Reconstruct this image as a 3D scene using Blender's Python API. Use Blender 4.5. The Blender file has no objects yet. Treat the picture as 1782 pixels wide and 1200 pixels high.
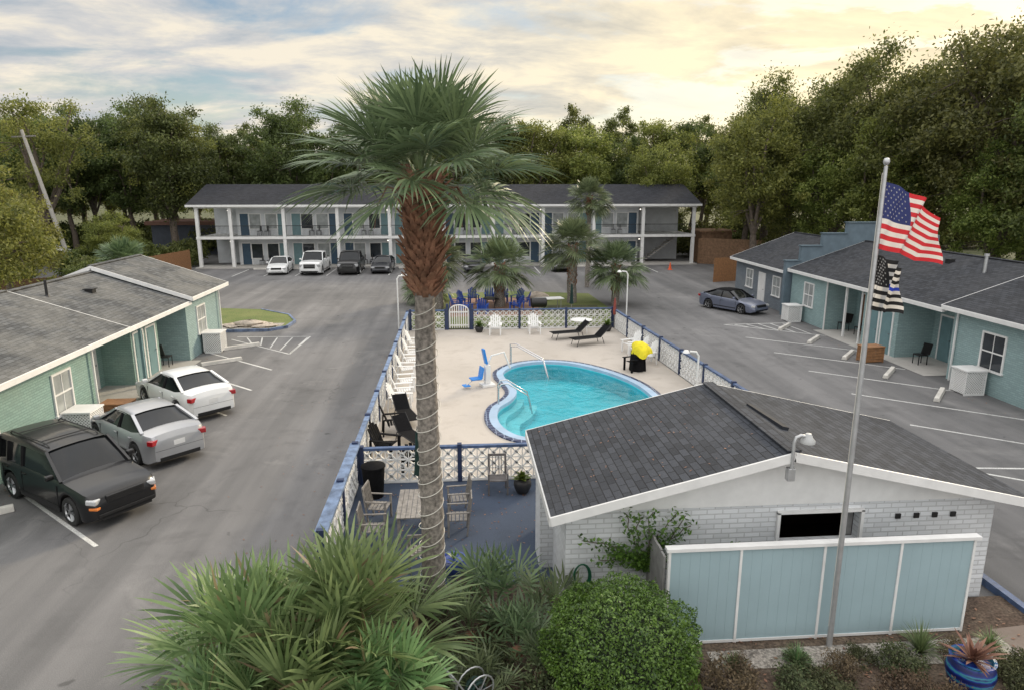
import bpy, math, random
from math import sin, cos, pi, radians, sqrt, atan2
from mathutils import Vector, Matrix, noise as mnoise
import numpy as np
random.seed(7)
scene=bpy.context.scene
COL=scene.collection
R=random.random
def U(a,b): return a+(b-a)*R()

# ---------------------------------------------------------------- materials
def newmat(name):
    m=bpy.data.materials.new(name); m.use_nodes=True
    nt=m.node_tree; b=nt.nodes['Principled BSDF']
    return m,nt,b
def N(nt,t,**kw):
    n=nt.nodes.new(t)
    for k,v in kw.items(): setattr(n,k,v)
    return n
def ramp(nt,fac,stops):
    r=N(nt,'ShaderNodeValToRGB'); e=r.color_ramp.elements
    while len(e)<len(stops): e.new(0.5)
    for i,(p,c) in enumerate(stops):
        e[i].position=p; e[i].color=(c[0],c[1],c[2],1)
    nt.links.new(fac,r.inputs['Fac']); return r.outputs['Color']
def mixc(nt,fac,a,b,mode='MIX'):
    m=N(nt,'ShaderNodeMix',data_type='RGBA',blend_type=mode)
    for s,v in ((m.inputs[0],fac),(m.inputs[6],a),(m.inputs[7],b)):
        if isinstance(v,(int,float)): s.default_value=v
        elif isinstance(v,tuple): s.default_value=(v[0],v[1],v[2],1)
        else: nt.links.new(v,s)
    return m.outputs[2]
def noise(nt,vec,scale,detail=4,rough=.55,dist=0):
    n=N(nt,'ShaderNodeTexNoise'); n.inputs['Scale'].default_value=scale
    n.inputs['Detail'].default_value=detail; n.inputs['Roughness'].default_value=rough
    n.inputs['Distortion'].default_value=dist
    nt.links.new(vec,n.inputs['Vector']); return n.outputs['Fac']
def math_(nt,op,a,b=0.0):
    m=N(nt,'ShaderNodeMath',operation=op)
    for s,v in ((m.inputs[0],a),(m.inputs[1],b)):
        if isinstance(v,(int,float)): s.default_value=v
        else: nt.links.new(v,s)
    return m.outputs[0]
def bump(nt,b,h,strength=.3,dist=.02):
    n=N(nt,'ShaderNodeBump'); n.inputs['Strength'].default_value=strength
    n.inputs['Distance'].default_value=dist
    nt.links.new(h,n.inputs['Height']); nt.links.new(n.outputs[0],b.inputs['Normal'])
def coords(nt,kind='Object'):
    return N(nt,'ShaderNodeTexCoord').outputs[kind]
def worldpos(nt): return N(nt,'ShaderNodeNewGeometry').outputs['Position']
def plain(name,c,rough=.6,var=.12,scale=6,metal=0,coat=0,bumps=0.0,spec=.5):
    m,nt,b=newmat(name); v=coords(nt)
    f=noise(nt,v,scale,5)
    lo=tuple(x*(1-var) for x in c); hi=tuple(min(1,x*(1+var)) for x in c)
    nt.links.new(ramp(nt,f,[(.3,lo),(.7,hi)]),b.inputs['Base Color'])
    b.inputs['Roughness'].default_value=rough; b.inputs['Metallic'].default_value=metal
    b.inputs['Coat Weight'].default_value=coat; b.inputs['Specular IOR Level'].default_value=spec
    if bumps: bump(nt,b,noise(nt,v,scale*6,4),bumps,.02)
    return m
def brickmat(name,c,mortar,dirt=(.3,.3,.28),dirtamt=.35,bw=.24,bh=.08,ms=.012,var=.1):
    m,nt,b=newmat(name); p=worldpos(nt)
    s=N(nt,'ShaderNodeSeparateXYZ'); nt.links.new(p,s.inputs[0])
    xy=math_(nt,'ADD',s.outputs[0],s.outputs[1])
    cb=N(nt,'ShaderNodeCombineXYZ'); nt.links.new(xy,cb.inputs[0]); nt.links.new(s.outputs[2],cb.inputs[1])
    br=N(nt,'ShaderNodeTexBrick'); nt.links.new(cb.outputs[0],br.inputs['Vector'])
    br.inputs['Scale'].default_value=1; br.inputs['Brick Width'].default_value=bw
    br.inputs['Row Height'].default_value=bh; br.inputs['Mortar Size'].default_value=ms
    br.inputs['Color1'].default_value=(*[x*(1-var) for x in c],1); br.inputs['Color2'].default_value=(*[x*(1+var) for x in c],1)
    br.inputs['Mortar'].default_value=(*mortar,1)
    f=ramp(nt,noise(nt,p,.9,6,.65),[(.45,(0,0,0)),(.75,(1,1,1))])
    f2=math_(nt,'MULTIPLY',f,dirtamt)
    nt.links.new(mixc(nt,f2,br.outputs['Color'],dirt),b.inputs['Base Color'])
    b.inputs['Roughness'].default_value=.7
    bump(nt,b,math_(nt,'SUBTRACT',1.0,br.outputs['Fac']),.6,.012)
    return m
def shingle(name,axis,c=(.06,.062,.07),moss=(.13,.125,.11),mossamt=.4):
    m,nt,b=newmat(name); p=worldpos(nt)
    s=N(nt,'ShaderNodeSeparateXYZ'); nt.links.new(p,s.inputs[0])
    cb=N(nt,'ShaderNodeCombineXYZ')
    nt.links.new(s.outputs[1 if axis=='y' else 0],cb.inputs[0]); nt.links.new(s.outputs[0 if axis=='y' else 1],cb.inputs[1])
    br=N(nt,'ShaderNodeTexBrick'); nt.links.new(cb.outputs[0],br.inputs['Vector'])
    br.inputs['Scale'].default_value=1; br.inputs['Brick Width'].default_value=.32
    br.inputs['Row Height'].default_value=.15; br.inputs['Mortar Size'].default_value=.010
    br.inputs['Color1'].default_value=(*[x*.72 for x in c],1); br.inputs['Color2'].default_value=(*[x*1.35 for x in c],1)
    br.inputs['Mortar'].default_value=(*[x*.35 for x in c],1)
    f=ramp(nt,noise(nt,p,.45,7,.7,.4),[(.42,(0,0,0)),(.72,(1,1,1))])
    c1=mixc(nt,math_(nt,'MULTIPLY',f,mossamt),br.outputs['Color'],moss)
    g=ramp(nt,noise(nt,p,40,2),[(.3,(.8,.8,.8)),(.7,(1.2,1.2,1.2))])
    nt.links.new(mixc(nt,1.0,c1,g,'MULTIPLY'),b.inputs['Base Color'])
    b.inputs['Roughness'].default_value=.95; b.inputs['Specular IOR Level'].default_value=.25
    bump(nt,b,math_(nt,'SUBTRACT',1.0,br.outputs['Fac']),.5,.015)
    return m
def ground_mat(name,c1,c2,c3,scale=1.0,rough=.9,cracks=False,grain=60,gamt=.25):
    m,nt,b=newmat(name); p=worldpos(nt)
    big=noise(nt,p,.09*scale,6,.6,.5); mid=noise(nt,p,.8*scale,7,.65,.3)
    a=ramp(nt,big,[(.35,c1),(.65,c2)])
    a=mixc(nt,math_(nt,'MULTIPLY',ramp(nt,mid,[(.52,(0,0,0)),(.75,(1,1,1))]),.6),a,c3)
    g=ramp(nt,noise(nt,p,grain,3),[(.3,(1-gamt,)*3),(.7,(1+gamt,)*3)])
    a=mixc(nt,1.0,a,g,'MULTIPLY')
    if cracks:
        dv=N(nt,'ShaderNodeTexNoise'); dv.inputs['Scale'].default_value=1.2; nt.links.new(p,dv.inputs['Vector'])
        va=N(nt,'ShaderNodeVectorMath',operation='ADD'); nt.links.new(p,va.inputs[0]); nt.links.new(dv.outputs['Color'],va.inputs[1])
        vo=N(nt,'ShaderNodeTexVoronoi',feature='DISTANCE_TO_EDGE'); vo.inputs['Scale'].default_value=.22
        nt.links.new(va.outputs[0],vo.inputs['Vector'])
        ln=ramp(nt,vo.outputs['Distance'],[(.0,(1,1,1)),(.005,(0,0,0))])
        msk=ramp(nt,noise(nt,p,.15,3),[(.5,(0,0,0)),(.6,(1,1,1))])
        a=mixc(nt,math_(nt,'MULTIPLY',math_(nt,'MULTIPLY',ln,msk),.55),a,(.045,.045,.045))
        st=ramp(nt,noise(nt,p,.42,5,.6,.4),[(.58,(0,0,0)),(.74,(1,1,1))])
        a=mixc(nt,math_(nt,'MULTIPLY',st,.55),a,(.068,.067,.068))
        st=ramp(nt,noise(nt,p,1.9,2,.5,.2),[(.70,(0,0,0)),(.76,(1,1,1))])
        a=mixc(nt,math_(nt,'MULTIPLY',st,.6),a,(.05,.049,.049))
        lt=ramp(nt,noise(nt,p,.3,6,.7,1.0),[(.56,(0,0,0)),(.70,(1,1,1))])
        a=mixc(nt,math_(nt,'MULTIPLY',lt,.4),a,(.27,.265,.26))
        mp=N(nt,'ShaderNodeMapping'); mp.inputs['Scale'].default_value=(.9,.05,1); nt.links.new(p,mp.inputs['Vector'])
        sk=ramp(nt,noise(nt,mp.outputs[0],1,4),[(.4,(.82,.82,.82)),(.65,(1.17,1.16,1.15))])
        a=mixc(nt,1.0,a,sk,'MULTIPLY')
    nt.links.new(a,b.inputs['Base Color']); b.inputs['Roughness'].default_value=rough
    b.inputs['Specular IOR Level'].default_value=.35
    bump(nt,b,noise(nt,p,grain*.6,5),.35,.01)
    return m
def leafmat(name,dark,light,trans=.3,rough=.55,brown=None,scale=.5):
    m,nt,b=newmat(name); g=N(nt,'ShaderNodeNewGeometry')
    oi=N(nt,'ShaderNodeObjectInfo')
    nz=noise(nt,g.outputs['Position'],scale,3)
    f=math_(nt,'ADD',math_(nt,'MULTIPLY',g.outputs['Random Per Island'],.45),math_(nt,'MULTIPLY',nz,.55))
    c=ramp(nt,f,[(.22,dark),(.72,light)])
    if brown:
        k=ramp(nt,g.outputs['Random Per Island'],[(.93,(0,0,0)),(.95,(1,1,1))])
        c=mixc(nt,k,c,brown)
    hs=N(nt,'ShaderNodeHueSaturation'); nt.links.new(c,hs.inputs['Color'])
    nt.links.new(math_(nt,'ADD',math_(nt,'MULTIPLY',oi.outputs['Random'],.05),.472),hs.inputs['Hue'])
    nt.links.new(math_(nt,'ADD',math_(nt,'MULTIPLY',oi.outputs['Random'],.45),.85),hs.inputs['Value'])
    c=hs.outputs[0]
    nt.links.new(c,b.inputs['Base Color']); b.inputs['Roughness'].default_value=rough
    tr=N(nt,'ShaderNodeBsdfTranslucent'); nt.links.new(c,tr.inputs['Color'])
    mx=N(nt,'ShaderNodeMixShader'); mx.inputs[0].default_value=trans
    nt.links.new(b.outputs[0],mx.inputs[1]); nt.links.new(tr.outputs[0],mx.inputs[2])
    nt.links.new(mx.outputs[0],nt.nodes['Material Output'].inputs['Surface'])
    return m
def paintmat(name,c,metal=.0,coat=.6):
    m,nt,b=newmat(name); v=coords(nt)
    f=noise(nt,v,2.5,4)
    nt.links.new(ramp(nt,f,[(.3,tuple(x*.93 for x in c)),(.7,c)]),b.inputs['Base Color'])
    b.inputs['Roughness'].default_value=.32; b.inputs['Metallic'].default_value=metal
    b.inputs['Coat Weight'].default_value=coat; b.inputs['Coat Roughness'].default_value=.06
    return m
def glassmat(name,c=(.02,.025,.03),spec=.5):
    m,nt,b=newmat(name); v=coords(nt)
    nt.links.new(ramp(nt,noise(nt,v,1.5,3),[(.35,c),(.7,tuple(x*1.8 for x in c))]),b.inputs['Base Color'])
    b.inputs['Roughness'].default_value=.06; b.inputs['Specular IOR Level'].default_value=spec
    return m
def emis(name,c,s):
    m,nt,b=newmat(name); b.inputs['Emission Color'].default_value=(*c,1); b.inputs['Emission Strength'].default_value=s
    return m

ASPH=ground_mat('asphalt',(.130,.129,.131),(.178,.176,.178),(.104,.103,.105),cracks=True)
LOT=ground_mat('patio_blue_floor',(.042,.060,.095),(.062,.082,.125),(.035,.048,.07))
DECK=ground_mat('pool_deck_concrete',(.43,.39,.345),(.52,.475,.425),(.35,.31,.265),scale=1.6,gamt=.08)
CONC=ground_mat('concrete',(.38,.37,.35),(.48,.46,.43),(.28,.27,.25),scale=2,gamt=.12)
GRASS=ground_mat('grass',(.09,.13,.035),(.16,.18,.06),(.19,.15,.08),scale=5,grain=30,gamt=.4)
MULCH=ground_mat('mulch',(.075,.05,.038),(.12,.09,.065),(.18,.145,.11),scale=5,grain=22,gamt=.6)
DIRT=ground_mat('leafy_dirt',(.06,.07,.03),(.10,.10,.05),(.05,.07,.025),scale=3,grain=12,gamt=.4)
GRAVEL=ground_mat('gravel',(.27,.24,.21),(.38,.35,.31),(.11,.085,.06),scale=9,grain=22,gamt=.65)
BRICKPAVE=brickmat('brick_paving',(.30,.16,.10),(.16,.12,.1))
TEAL=brickmat('teal_painted_brick',(.235,.36,.33),(.18,.29,.265),(.30,.38,.33),.4)
TEAL2=brickmat('pale_teal_painted_brick',(.28,.39,.395),(.22,.32,.325),(.22,.30,.30),.4)
GREYB=brickmat('grey_painted_brick',(.17,.20,.23),(.12,.14,.17))
WBRICK=brickmat('white_painted_brick',(.66,.68,.70),(.50,.51,.52),(.52,.53,.53),.3,bw=.30,bh=.10)
WALLW=plain('white_stucco',(.58,.60,.62),.75,.1,1.5)
WHITE=plain('white_paint',(.74,.74,.73),.5,.07,3)
WHITEP=plain('white_plastic',(.78,.78,.77),.4,.03,3)
BLUE=plain('blue_painted_wood',(.06,.10,.20),.6,.4,5,bumps=.2)
BLUEK=plain('faded_blue_kerb',(.13,.17,.27),.8,.5,3,bumps=.2)
BLUEW=plain('weathered_blue_wood',(.14,.20,.32),.7,.45,4,bumps=.3)
NAVY=plain('navy_painted_trim',(.02,.035,.09),.55,.2,4)
BLUEP=plain('blue_plastic',(.02,.08,.42),.4,.1,5)
CYANP=plain('light_blue_plastic',(.02,.22,.65),.35,.1,5)
TEALP=plain('powder_blue_panel',(.31,.42,.455),.6,.05,1.2,bumps=.1)
TEALD=plain('teal_door_paint',(.14,.24,.26),.5,.08,3)
BLUED=plain('blue_door_paint',(.035,.075,.12),.5,.08,3)
SLATEB=plain('slate_blue_stucco',(.12,.165,.20),.8,.15,2)
BLACK=plain('black_metal',(.012,.012,.013),.45,.2,5)
RUBBER=plain('tyre_rubber',(.018,.018,.018),.85,.2,9)
RIM=plain('alloy',(.45,.46,.47),.3,.05,9,metal=.9)
GALV=plain('galvanised_pole',(.5,.51,.52),.4,.1,9,metal=.6)
STEEL=plain('stainless_rail',(.6,.6,.62),.25,.05,9,metal=.95)
WOOD=plain('brown_fence_wood',(.22,.13,.075),.8,.35,5,bumps=.3)
WOODO=plain('orange_cedar_wood',(.27,.135,.06),.7,.25,8,bumps=.2)
WOODG=plain('weathered_wood',(.23,.215,.20),.85,.3,9,bumps=.3)
GREYW=plain('grey_wood_door',(.27,.265,.26),.8,.2,6,bumps=.2)
MESHB=plain('black_sling_fabric',(.008,.008,.009),.9,.3,12,spec=.12)
YEL=plain('yellow_fabric',(.75,.62,.02),.8,.15,8)
GREENF=plain('dark_green_fabric',(.012,.04,.035),.8,.3,8)
BARK=plain('oak_bark',(.13,.105,.085),.95,.4,5,bumps=.8)
PBARK=plain('palm_trunk_fibre',(.235,.21,.185),.95,.55,14,bumps=1.0)
BOOT=plain('palm_leaf_bases',(.25,.13,.08),.9,.6,5,bumps=.8)
ROPE=plain('white_rope_light',(.62,.60,.54),.5,.05,5)
TERRA=plain('glazed_blue_pot',(.03,.06,.28),.15,.6,3,coat=1)
ROCK=plain('pale_rock',(.42,.36,.3),.9,.3,3,bumps=.6)
GLASS=glassmat('window_glass'); CURT=plain('curtained_pane',(.30,.32,.32),.25,.25,2)
CARGL=glassmat('car_glass',(.006,.007,.008),.45)
RED=plain('red_lens',(.35,.01,.015),.2,.1,5,coat=1); LENS=plain('clear_lens',(.45,.46,.47),.12,.1,5,coat=1)
AMB=plain('amber_lens',(.7,.2,.03),.2,.1,5,coat=1)
CONE=plain('orange_cone',(.8,.12,.03),.5,.1,5)
BULB=emis('lit_bulb',(1,.92,.78),2.2)
SH_Y=shingle('asphalt_shingle_ridge_y','y',(.048,.053,.064),(.078,.082,.092),.35); SH_X=shingle('asphalt_shingle_ridge_x','x',(.028,.030,.037),(.05,.05,.055),.3)
SH_L=shingle('worn_shingle','y',(.090,.094,.098),(.20,.195,.18),.8)
SH_R=shingle('dark_shingle','y',(.045,.048,.055),(.08,.08,.083),.4)
OAK=leafmat('oak_leaves',(.036,.056,.018),(.145,.19,.055),.45)
OAKM=leafmat('oak_leaves_painted_warm_lit',(.046,.066,.019),(.20,.225,.065),.48)  # oak leaf colour brightened and warmed to stand in for low sun
OAKL=leafmat('oak_leaves_painted_sunlit',(.065,.095,.02),(.29,.32,.08),.48)  # lighter, yellower copy of the oak leaves; sunlight put into the colour
BUSHM=leafmat('hedge_leaves',(.025,.058,.012),(.14,.23,.04),.28,.4,scale=3)
PALM=leafmat('palm_fronds',(.052,.080,.038),(.165,.215,.105),.25,.42,scale=2)
PALM2=leafmat('palmetto_fronds',(.06,.12,.04),(.26,.37,.16),.28,.42,brown=(.24,.20,.11),scale=2)
DRY=leafmat('dry_shrub',(.06,.045,.028),(.17,.12,.07),.25,.8,scale=3)
DRYG=leafmat('olive_shrub',(.035,.05,.022),(.12,.14,.06),.25,.8,scale=3)
COPPER=leafmat('copper_leaves',(.12,.06,.04),(.35,.20,.12),.2,.6,scale=3)

# ---------------------------------------------------------------- mesh builder
class MB:
    def __init__(s): s.v=[];s.f=[];s.m=[]
    def add(s,vs,fs,m=0):
        o=len(s.v); s.v.extend([tuple(p) for p in vs])
        for f in fs: s.f.append(tuple(i+o for i in f)); s.m.append(m)
    def box(s,x0,x1,y0,y1,z0,z1,m=0):
        s.add([(x0,y0,z0),(x1,y0,z0),(x1,y1,z0),(x0,y1,z0),(x0,y0,z1),(x1,y0,z1),(x1,y1,z1),(x0,y1,z1)],
              [(0,3,2,1),(4,5,6,7),(0,1,5,4),(1,2,6,5),(2,3,7,6),(3,0,4,7)],m)
    def obox(s,c,size,rz=0,m=0,ry=0,rx=0):
        M=Matrix.Rotation(rz,3,'Z')@Matrix.Rotation(ry,3,'Y')@Matrix.Rotation(rx,3,'X'); c=Vector(c)
        a,b,d=[q/2 for q in size]
        vs=[c+M@Vector(p) for p in [(-a,-b,-d),(a,-b,-d),(a,b,-d),(-a,b,-d),(-a,-b,d),(a,-b,d),(a,b,d),(-a,b,d)]]
        s.add(vs,[(0,3,2,1),(4,5,6,7),(0,1,5,4),(1,2,6,5),(2,3,7,6),(3,0,4,7)],m)
    def beam(s,p0,p1,w,h,m=0):
        p0=Vector(p0);p1=Vector(p1);d=(p1-p0).normalized()
        up=Vector((0,0,1)) if abs(d.z)<.95 else Vector((0,1,0))
        a=d.cross(up).normalized()*w/2; b=a.cross(d).normalized()*h/2
        vs=[p+q for p in (p0,p1) for q in (-a-b,a-b,a+b,-a+b)]
        s.add(vs,[(0,3,2,1),(4,5,6,7),(0,1,5,4),(1,2,6,5),(2,3,7,6),(3,0,4,7)],m)
    def path(s,pts,rad,n=8,m=0,cap=True,closed=False):
        pts=[Vector(p) for p in pts]; K=len(pts)
        rr=rad if isinstance(rad,(list,tuple)) else [rad]*K
        vs=[];ref=None
        for i,p in enumerate(pts):
            d=(pts[min(i+1,K-1)]-pts[max(i-1,0)]).normalized()
            if ref is None:
                ref=Vector((1,0,0)) if abs(d.x)<.9 else Vector((0,1,0))
            a=(ref-d*ref.dot(d)).normalized(); ref=a; b=d.cross(a)
            for j in range(n):
                t=2*pi*j/n; vs.append(p+(a*cos(t)+b*sin(t))*rr[i])
        fs=[]
        for i in range(K-1):
            for j in range(n):
                k=(j+1)%n; fs.append((i*n+j,i*n+k,(i+1)*n+k,(i+1)*n+j))
        if cap: fs.append(tuple(range(n-1,-1,-1))); fs.append(tuple((K-1)*n+j for j in range(n)))
        s.add(vs,fs,m)
    def cyl(s,p0,p1,r0,r1=None,n=12,m=0): s.path([p0,p1],[r0,r0 if r1 is None else r1],n,m)
    def lathe(s,prof,n=20,m=0,c=(0,0,0)):
        vs=[];fs=[]
        for r,z in prof:
            for j in range(n): t=2*pi*j/n; vs.append((c[0]+r*cos(t),c[1]+r*sin(t),c[2]+z))
        for i in range(len(prof)-1):
            for j in range(n):
                k=(j+1)%n; fs.append((i*n+j,i*n+k,(i+1)*n+k,(i+1)*n+j))
        s.add(vs,fs,m)
    def prism(s,poly,z0,z1,m=0):
        n=len(poly); vs=[(x,y,z0) for x,y in poly]+[(x,y,z1) for x,y in poly]
        fs=[tuple(range(n-1,-1,-1)),tuple(range(n,2*n))]+[(i,(i+1)%n,n+(i+1)%n,n+i) for i in range(n)]
        s.add(vs,fs,m)
    def obj(s,name,parent=None,mats=(),loc=(0,0,0),smooth=None,bev=0):
        me=bpy.data.meshes.new(name); me.from_pydata(s.v,[],s.f)
        for m in mats: me.materials.append(m)
        if len(mats)>1: me.polygons.foreach_set('material_index',s.m)
        if smooth:
            me.polygons.foreach_set('use_smooth',[True]*len(s.f)); me.update()
            me.set_sharp_from_angle(angle=radians(smooth))
        me.update()
        o=bpy.data.objects.new(name,me); COL.objects.link(o); o.location=loc
        if parent: o.parent=parent
        if bev:
            b=o.modifiers.new('Bevel','BEVEL'); b.width=bev; b.segments=2; b.limit_method='ANGLE'
        return o
def thing(name,label,cat,loc=(0,0,0),rz=0,group=None,sc=1):
    e=bpy.data.objects.new(name,None); e.empty_display_size=.2; COL.objects.link(e)
    e.location=loc; e.rotation_euler=(0,0,rz); e.scale=(sc,)*3
    e['label']=label; e['category']=cat
    if group: e['group']=group
    return e
def tag(o,label,cat,group=None):
    o['label']=label;o['category']=cat
    if group:o['group']=group
    return o
def struct(o): o['kind']='structure'; return o
def clone(root,loc,rz=0,sc=None,label=None,scale3=None):
    def cp(o,par):
        n=o.copy(); COL.objects.link(n)
        if par: n.parent=par
        for c in list(o.children): cp(c,n)
        return n
    r=cp(root,None); r.location=loc; r.rotation_euler=(0,0,rz)
    if sc: r.scale=(sc,)*3
    if scale3: r.scale=scale3
    if label: r['label']=label
    return r
def sheet(name,poly,z,mat,kind=True):
    m=MB(); m.add([(x,y,z) for x,y in poly],[tuple(range(len(poly)))]); o=m.obj(name,None,[mat])
    if kind: struct(o)
    return o
def catmull(pts,k=6):
    out=[];n=len(pts)
    for i in range(n):
        p0,p1,p2,p3=[Vector(pts[(i+j-1)%n]) for j in range(4)]
        for j in range(k):
            t=j/k
            out.append(.5*((2*p1)+(-p0+p2)*t+(2*p0-5*p1+4*p2-p3)*t*t+(-p0+3*p1-3*p2+p3)*t**3))
    return out

# ---------------------------------------------------------------- camera / light / sky
cam=bpy.data.cameras.new('camera'); co=bpy.data.objects.new('camera',cam); COL.objects.link(co)
co.location=(0,0,8); co.rotation_euler=(radians(90-13.13),0,radians(-4.47))
cam.lens=24.24; cam.sensor_width=36; cam.clip_end=2000; cam.clip_start=.1
scene.camera=co
scene.view_settings.view_transform='Standard'; scene.view_settings.look='None'; scene.view_settings.exposure=0
SAZ=radians(44); SEL=radians(21)
sd=Vector((sin(SAZ)*cos(SEL),cos(SAZ)*cos(SEL),sin(SEL)))
sun=bpy.data.lights.new('sun','SUN'); sun.energy=3.4; sun.angle=radians(10); sun.color=(1,.84,.60)
so=bpy.data.objects.new('sun',sun); COL.objects.link(so); so.rotation_euler=(-sd).to_track_quat('-Z','Y').to_euler(); so.location=(40,50,30)
w=bpy.data.worlds.new('World'); scene.world=w; w.use_nodes=True; nt=w.node_tree; nt.nodes.clear()
out=N(nt,'ShaderNodeOutputWorld'); tc=N(nt,'ShaderNodeTexCoord').outputs['Generated']
sky=N(nt,'ShaderNodeTexSky',sky_type='NISHITA'); sky.sun_disc=False; sky.sun_elevation=SEL; sky.sun_rotation=SAZ
bg1=N(nt,'ShaderNodeBackground'); bg1.inputs[1].default_value=.11; nt.links.new(sky.outputs[0],bg1.inputs[0])
sp=N(nt,'ShaderNodeSeparateXYZ'); nt.links.new(tc,sp.inputs[0])
zz=math_(nt,'ADD',math_(nt,'MAXIMUM',sp.outputs[2],0.0),.17)
cb=N(nt,'ShaderNodeCombineXYZ'); nt.links.new(math_(nt,'DIVIDE',sp.outputs[0],zz),cb.inputs[0]); nt.links.new(math_(nt,'DIVIDE',sp.outputs[1],zz),cb.inputs[1])
mp=N(nt,'ShaderNodeMapping'); mp.inputs['Scale'].default_value=(.8,1.15,1); mp.inputs['Rotation'].default_value=(0,0,radians(-24)); mp.inputs['Location'].default_value=(3.1,1.7,0)
nt.links.new(cb.outputs[0],mp.inputs['Vector'])
n1=noise(nt,mp.outputs[0],1.15,9,.60,.4); n2=noise(nt,mp.outputs[0],2.3,9,.62,.3)
mask=ramp(nt,n1,[(.38,(0,0,0)),(.51,(1,1,1))])
gd=Vector((sin(radians(36))*cos(radians(12)),cos(radians(36))*cos(radians(12)),sin(radians(12))))
dt=N(nt,'ShaderNodeVectorMath',operation='DOT_PRODUCT'); nt.links.new(tc,dt.inputs[0]); dt.inputs[1].default_value=gd
sg=math_(nt,'POWER',math_(nt,'MAXIMUM',dt.outputs['Value'],0.0),7.0)
base=ramp(nt,n2,[(.33,(.46,.51,.565)),(.47,(.68,.67,.66)),(.60,(.97,.88,.73))])
warm=ramp(nt,n2,[(.33,(.84,.72,.50)),(.60,(1.24,1.05,.66))])
cc=mixc(nt,sg,base,warm)
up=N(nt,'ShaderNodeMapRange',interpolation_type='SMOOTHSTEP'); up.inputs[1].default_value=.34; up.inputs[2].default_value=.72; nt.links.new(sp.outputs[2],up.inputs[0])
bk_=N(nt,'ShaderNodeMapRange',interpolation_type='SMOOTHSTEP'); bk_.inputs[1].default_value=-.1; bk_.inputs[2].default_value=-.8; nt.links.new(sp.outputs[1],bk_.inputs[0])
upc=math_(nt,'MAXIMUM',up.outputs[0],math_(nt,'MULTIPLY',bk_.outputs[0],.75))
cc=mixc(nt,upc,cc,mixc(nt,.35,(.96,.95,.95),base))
st=math_(nt,'ADD',math_(nt,'MULTIPLY',upc,1.15),1.0)  # extra sky brightness added overhead and behind camera to light the ground
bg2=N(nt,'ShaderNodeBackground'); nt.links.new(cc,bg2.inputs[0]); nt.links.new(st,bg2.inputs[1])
mx=N(nt,'ShaderNodeMixShader')
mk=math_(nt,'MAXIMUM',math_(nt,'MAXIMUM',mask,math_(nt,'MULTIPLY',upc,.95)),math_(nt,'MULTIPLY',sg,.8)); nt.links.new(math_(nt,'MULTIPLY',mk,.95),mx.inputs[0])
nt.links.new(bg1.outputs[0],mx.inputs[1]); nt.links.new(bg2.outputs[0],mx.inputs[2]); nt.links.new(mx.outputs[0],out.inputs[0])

# ---------------------------------------------------------------- ground
HX0,HX1,HY0,HY1=.3,8.6,19.2,31.6
g=MB()
for a in [(-400,400,-60,HY0),(-400,400,HY1,700),(-400,HX0,HY0,HY1),(HX1,400,HY0,HY1)]:
    g.add([(a[0],a[2],0),(a[1],a[2],0),(a[1],a[3],0),(a[0],a[3],0)],[(0,1,2,3)])
struct(g.obj('ground',None,[ASPH]))
sheet('woodland_ground',[(-400,84),(400,84),(400,690),(-400,690)],.01,DIRT)
sheet('woodland_ground',[(29,10),(200,10),(200,83.9),(27.5,83.9),(27.5,62)],.012,DIRT)
sheet('lawn_verge',[(-200,20),(-21,20),(-21,52),(-27,62),(-200,62)],.012,DIRT)
PO=[(1.5,29.07),(2.3,30.3),(3.7,30.85),(5.25,30.4),(6.55,28.95),(7.4,27.2),(7.75,25.5),(7.7,23.5),(7.0,21.6),(5.4,20.4),(3.6,20.05),(2.1,20.35),(1.35,20.9),(.92,21.9),(.82,23.0),(1.0,24.1),(1.5,25.0),(1.75,25.9),(1.6,27.0),(1.4,28.0)][::-1]
PO=catmull(PO,5)
def inset(P,d):
    n=len(P); o=[]
    A=sum(P[i].x*P[(i+1)%n].y-P[(i+1)%n].x*P[i].y for i in range(n)); sg_=1 if A>0 else -1
    for i in range(n):
        t=(P[(i+2)%n]-P[(i-2)%n]).normalized(); o.append(P[i]+Vector((-t.y,t.x))*d*sg_)
    return o
P1=inset(PO,.17); P2=inset(PO,.46)
DK=[(-2.8,17.8),(9.95,17.8),(8.75,38.0),(-2.8,38.0)]
def raypoly(c,d,poly):
    best=None
    for i in range(len(poly)):
        a=Vector(poly[i]);b=Vector(poly[(i+1)%len(poly)]);e=b-a
        den=d.x*e.y-d.y*e.x
        if abs(den)<1e-9: continue
        q=a-c; t=(q.x*e.y-q.y*e.x)/den; u=(q.x*d.y-q.y*d.x)/den
        if t>0 and -1e-6<=u<=1+1e-6 and (best is None or t<best): best=t
    return c+d*best
n=len(PO); c0=Vector((4.3,25.4)); OUT=[raypoly(c0,(p-c0).normalized(),DK) for p in PO]
for k in DK:
    j=min(range(n),key=lambda i:(OUT[i]-Vector(k)).length); OUT[j]=Vector(k)
def ring(name,A,B,za,zb,mats,kind=True,parent=None):
    m=MB(); m.add([(p.x,p.y,za) for p in A]+[(p.x,p.y,zb) for p in B],[(i,(i+1)%n,n+(i+1)%n,n+i) for i in range(n)])
    return m.obj(name,parent,mats)
struct(ring('pool_deck',OUT,PO,.03,.03,[DECK]))
pool=thing('swimming_pool','kidney shaped turquoise swimming pool with pale blue coping','swimming pool')
m=MB()
m.add([(p.x,p.y,.031) for p in PO]+[(p.x,p.y,.075) for p in PO]+[(p.x,p.y,.085) for p in P1],[(i+k*n,(i+1)%n+k*n,n+(i+1)%n+k*n,n+i+k*n) for i in range(n) for k in (0,1)])
tm,tnt,tb=newmat('navy_tile_edge'); tp=worldpos(tnt)
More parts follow.
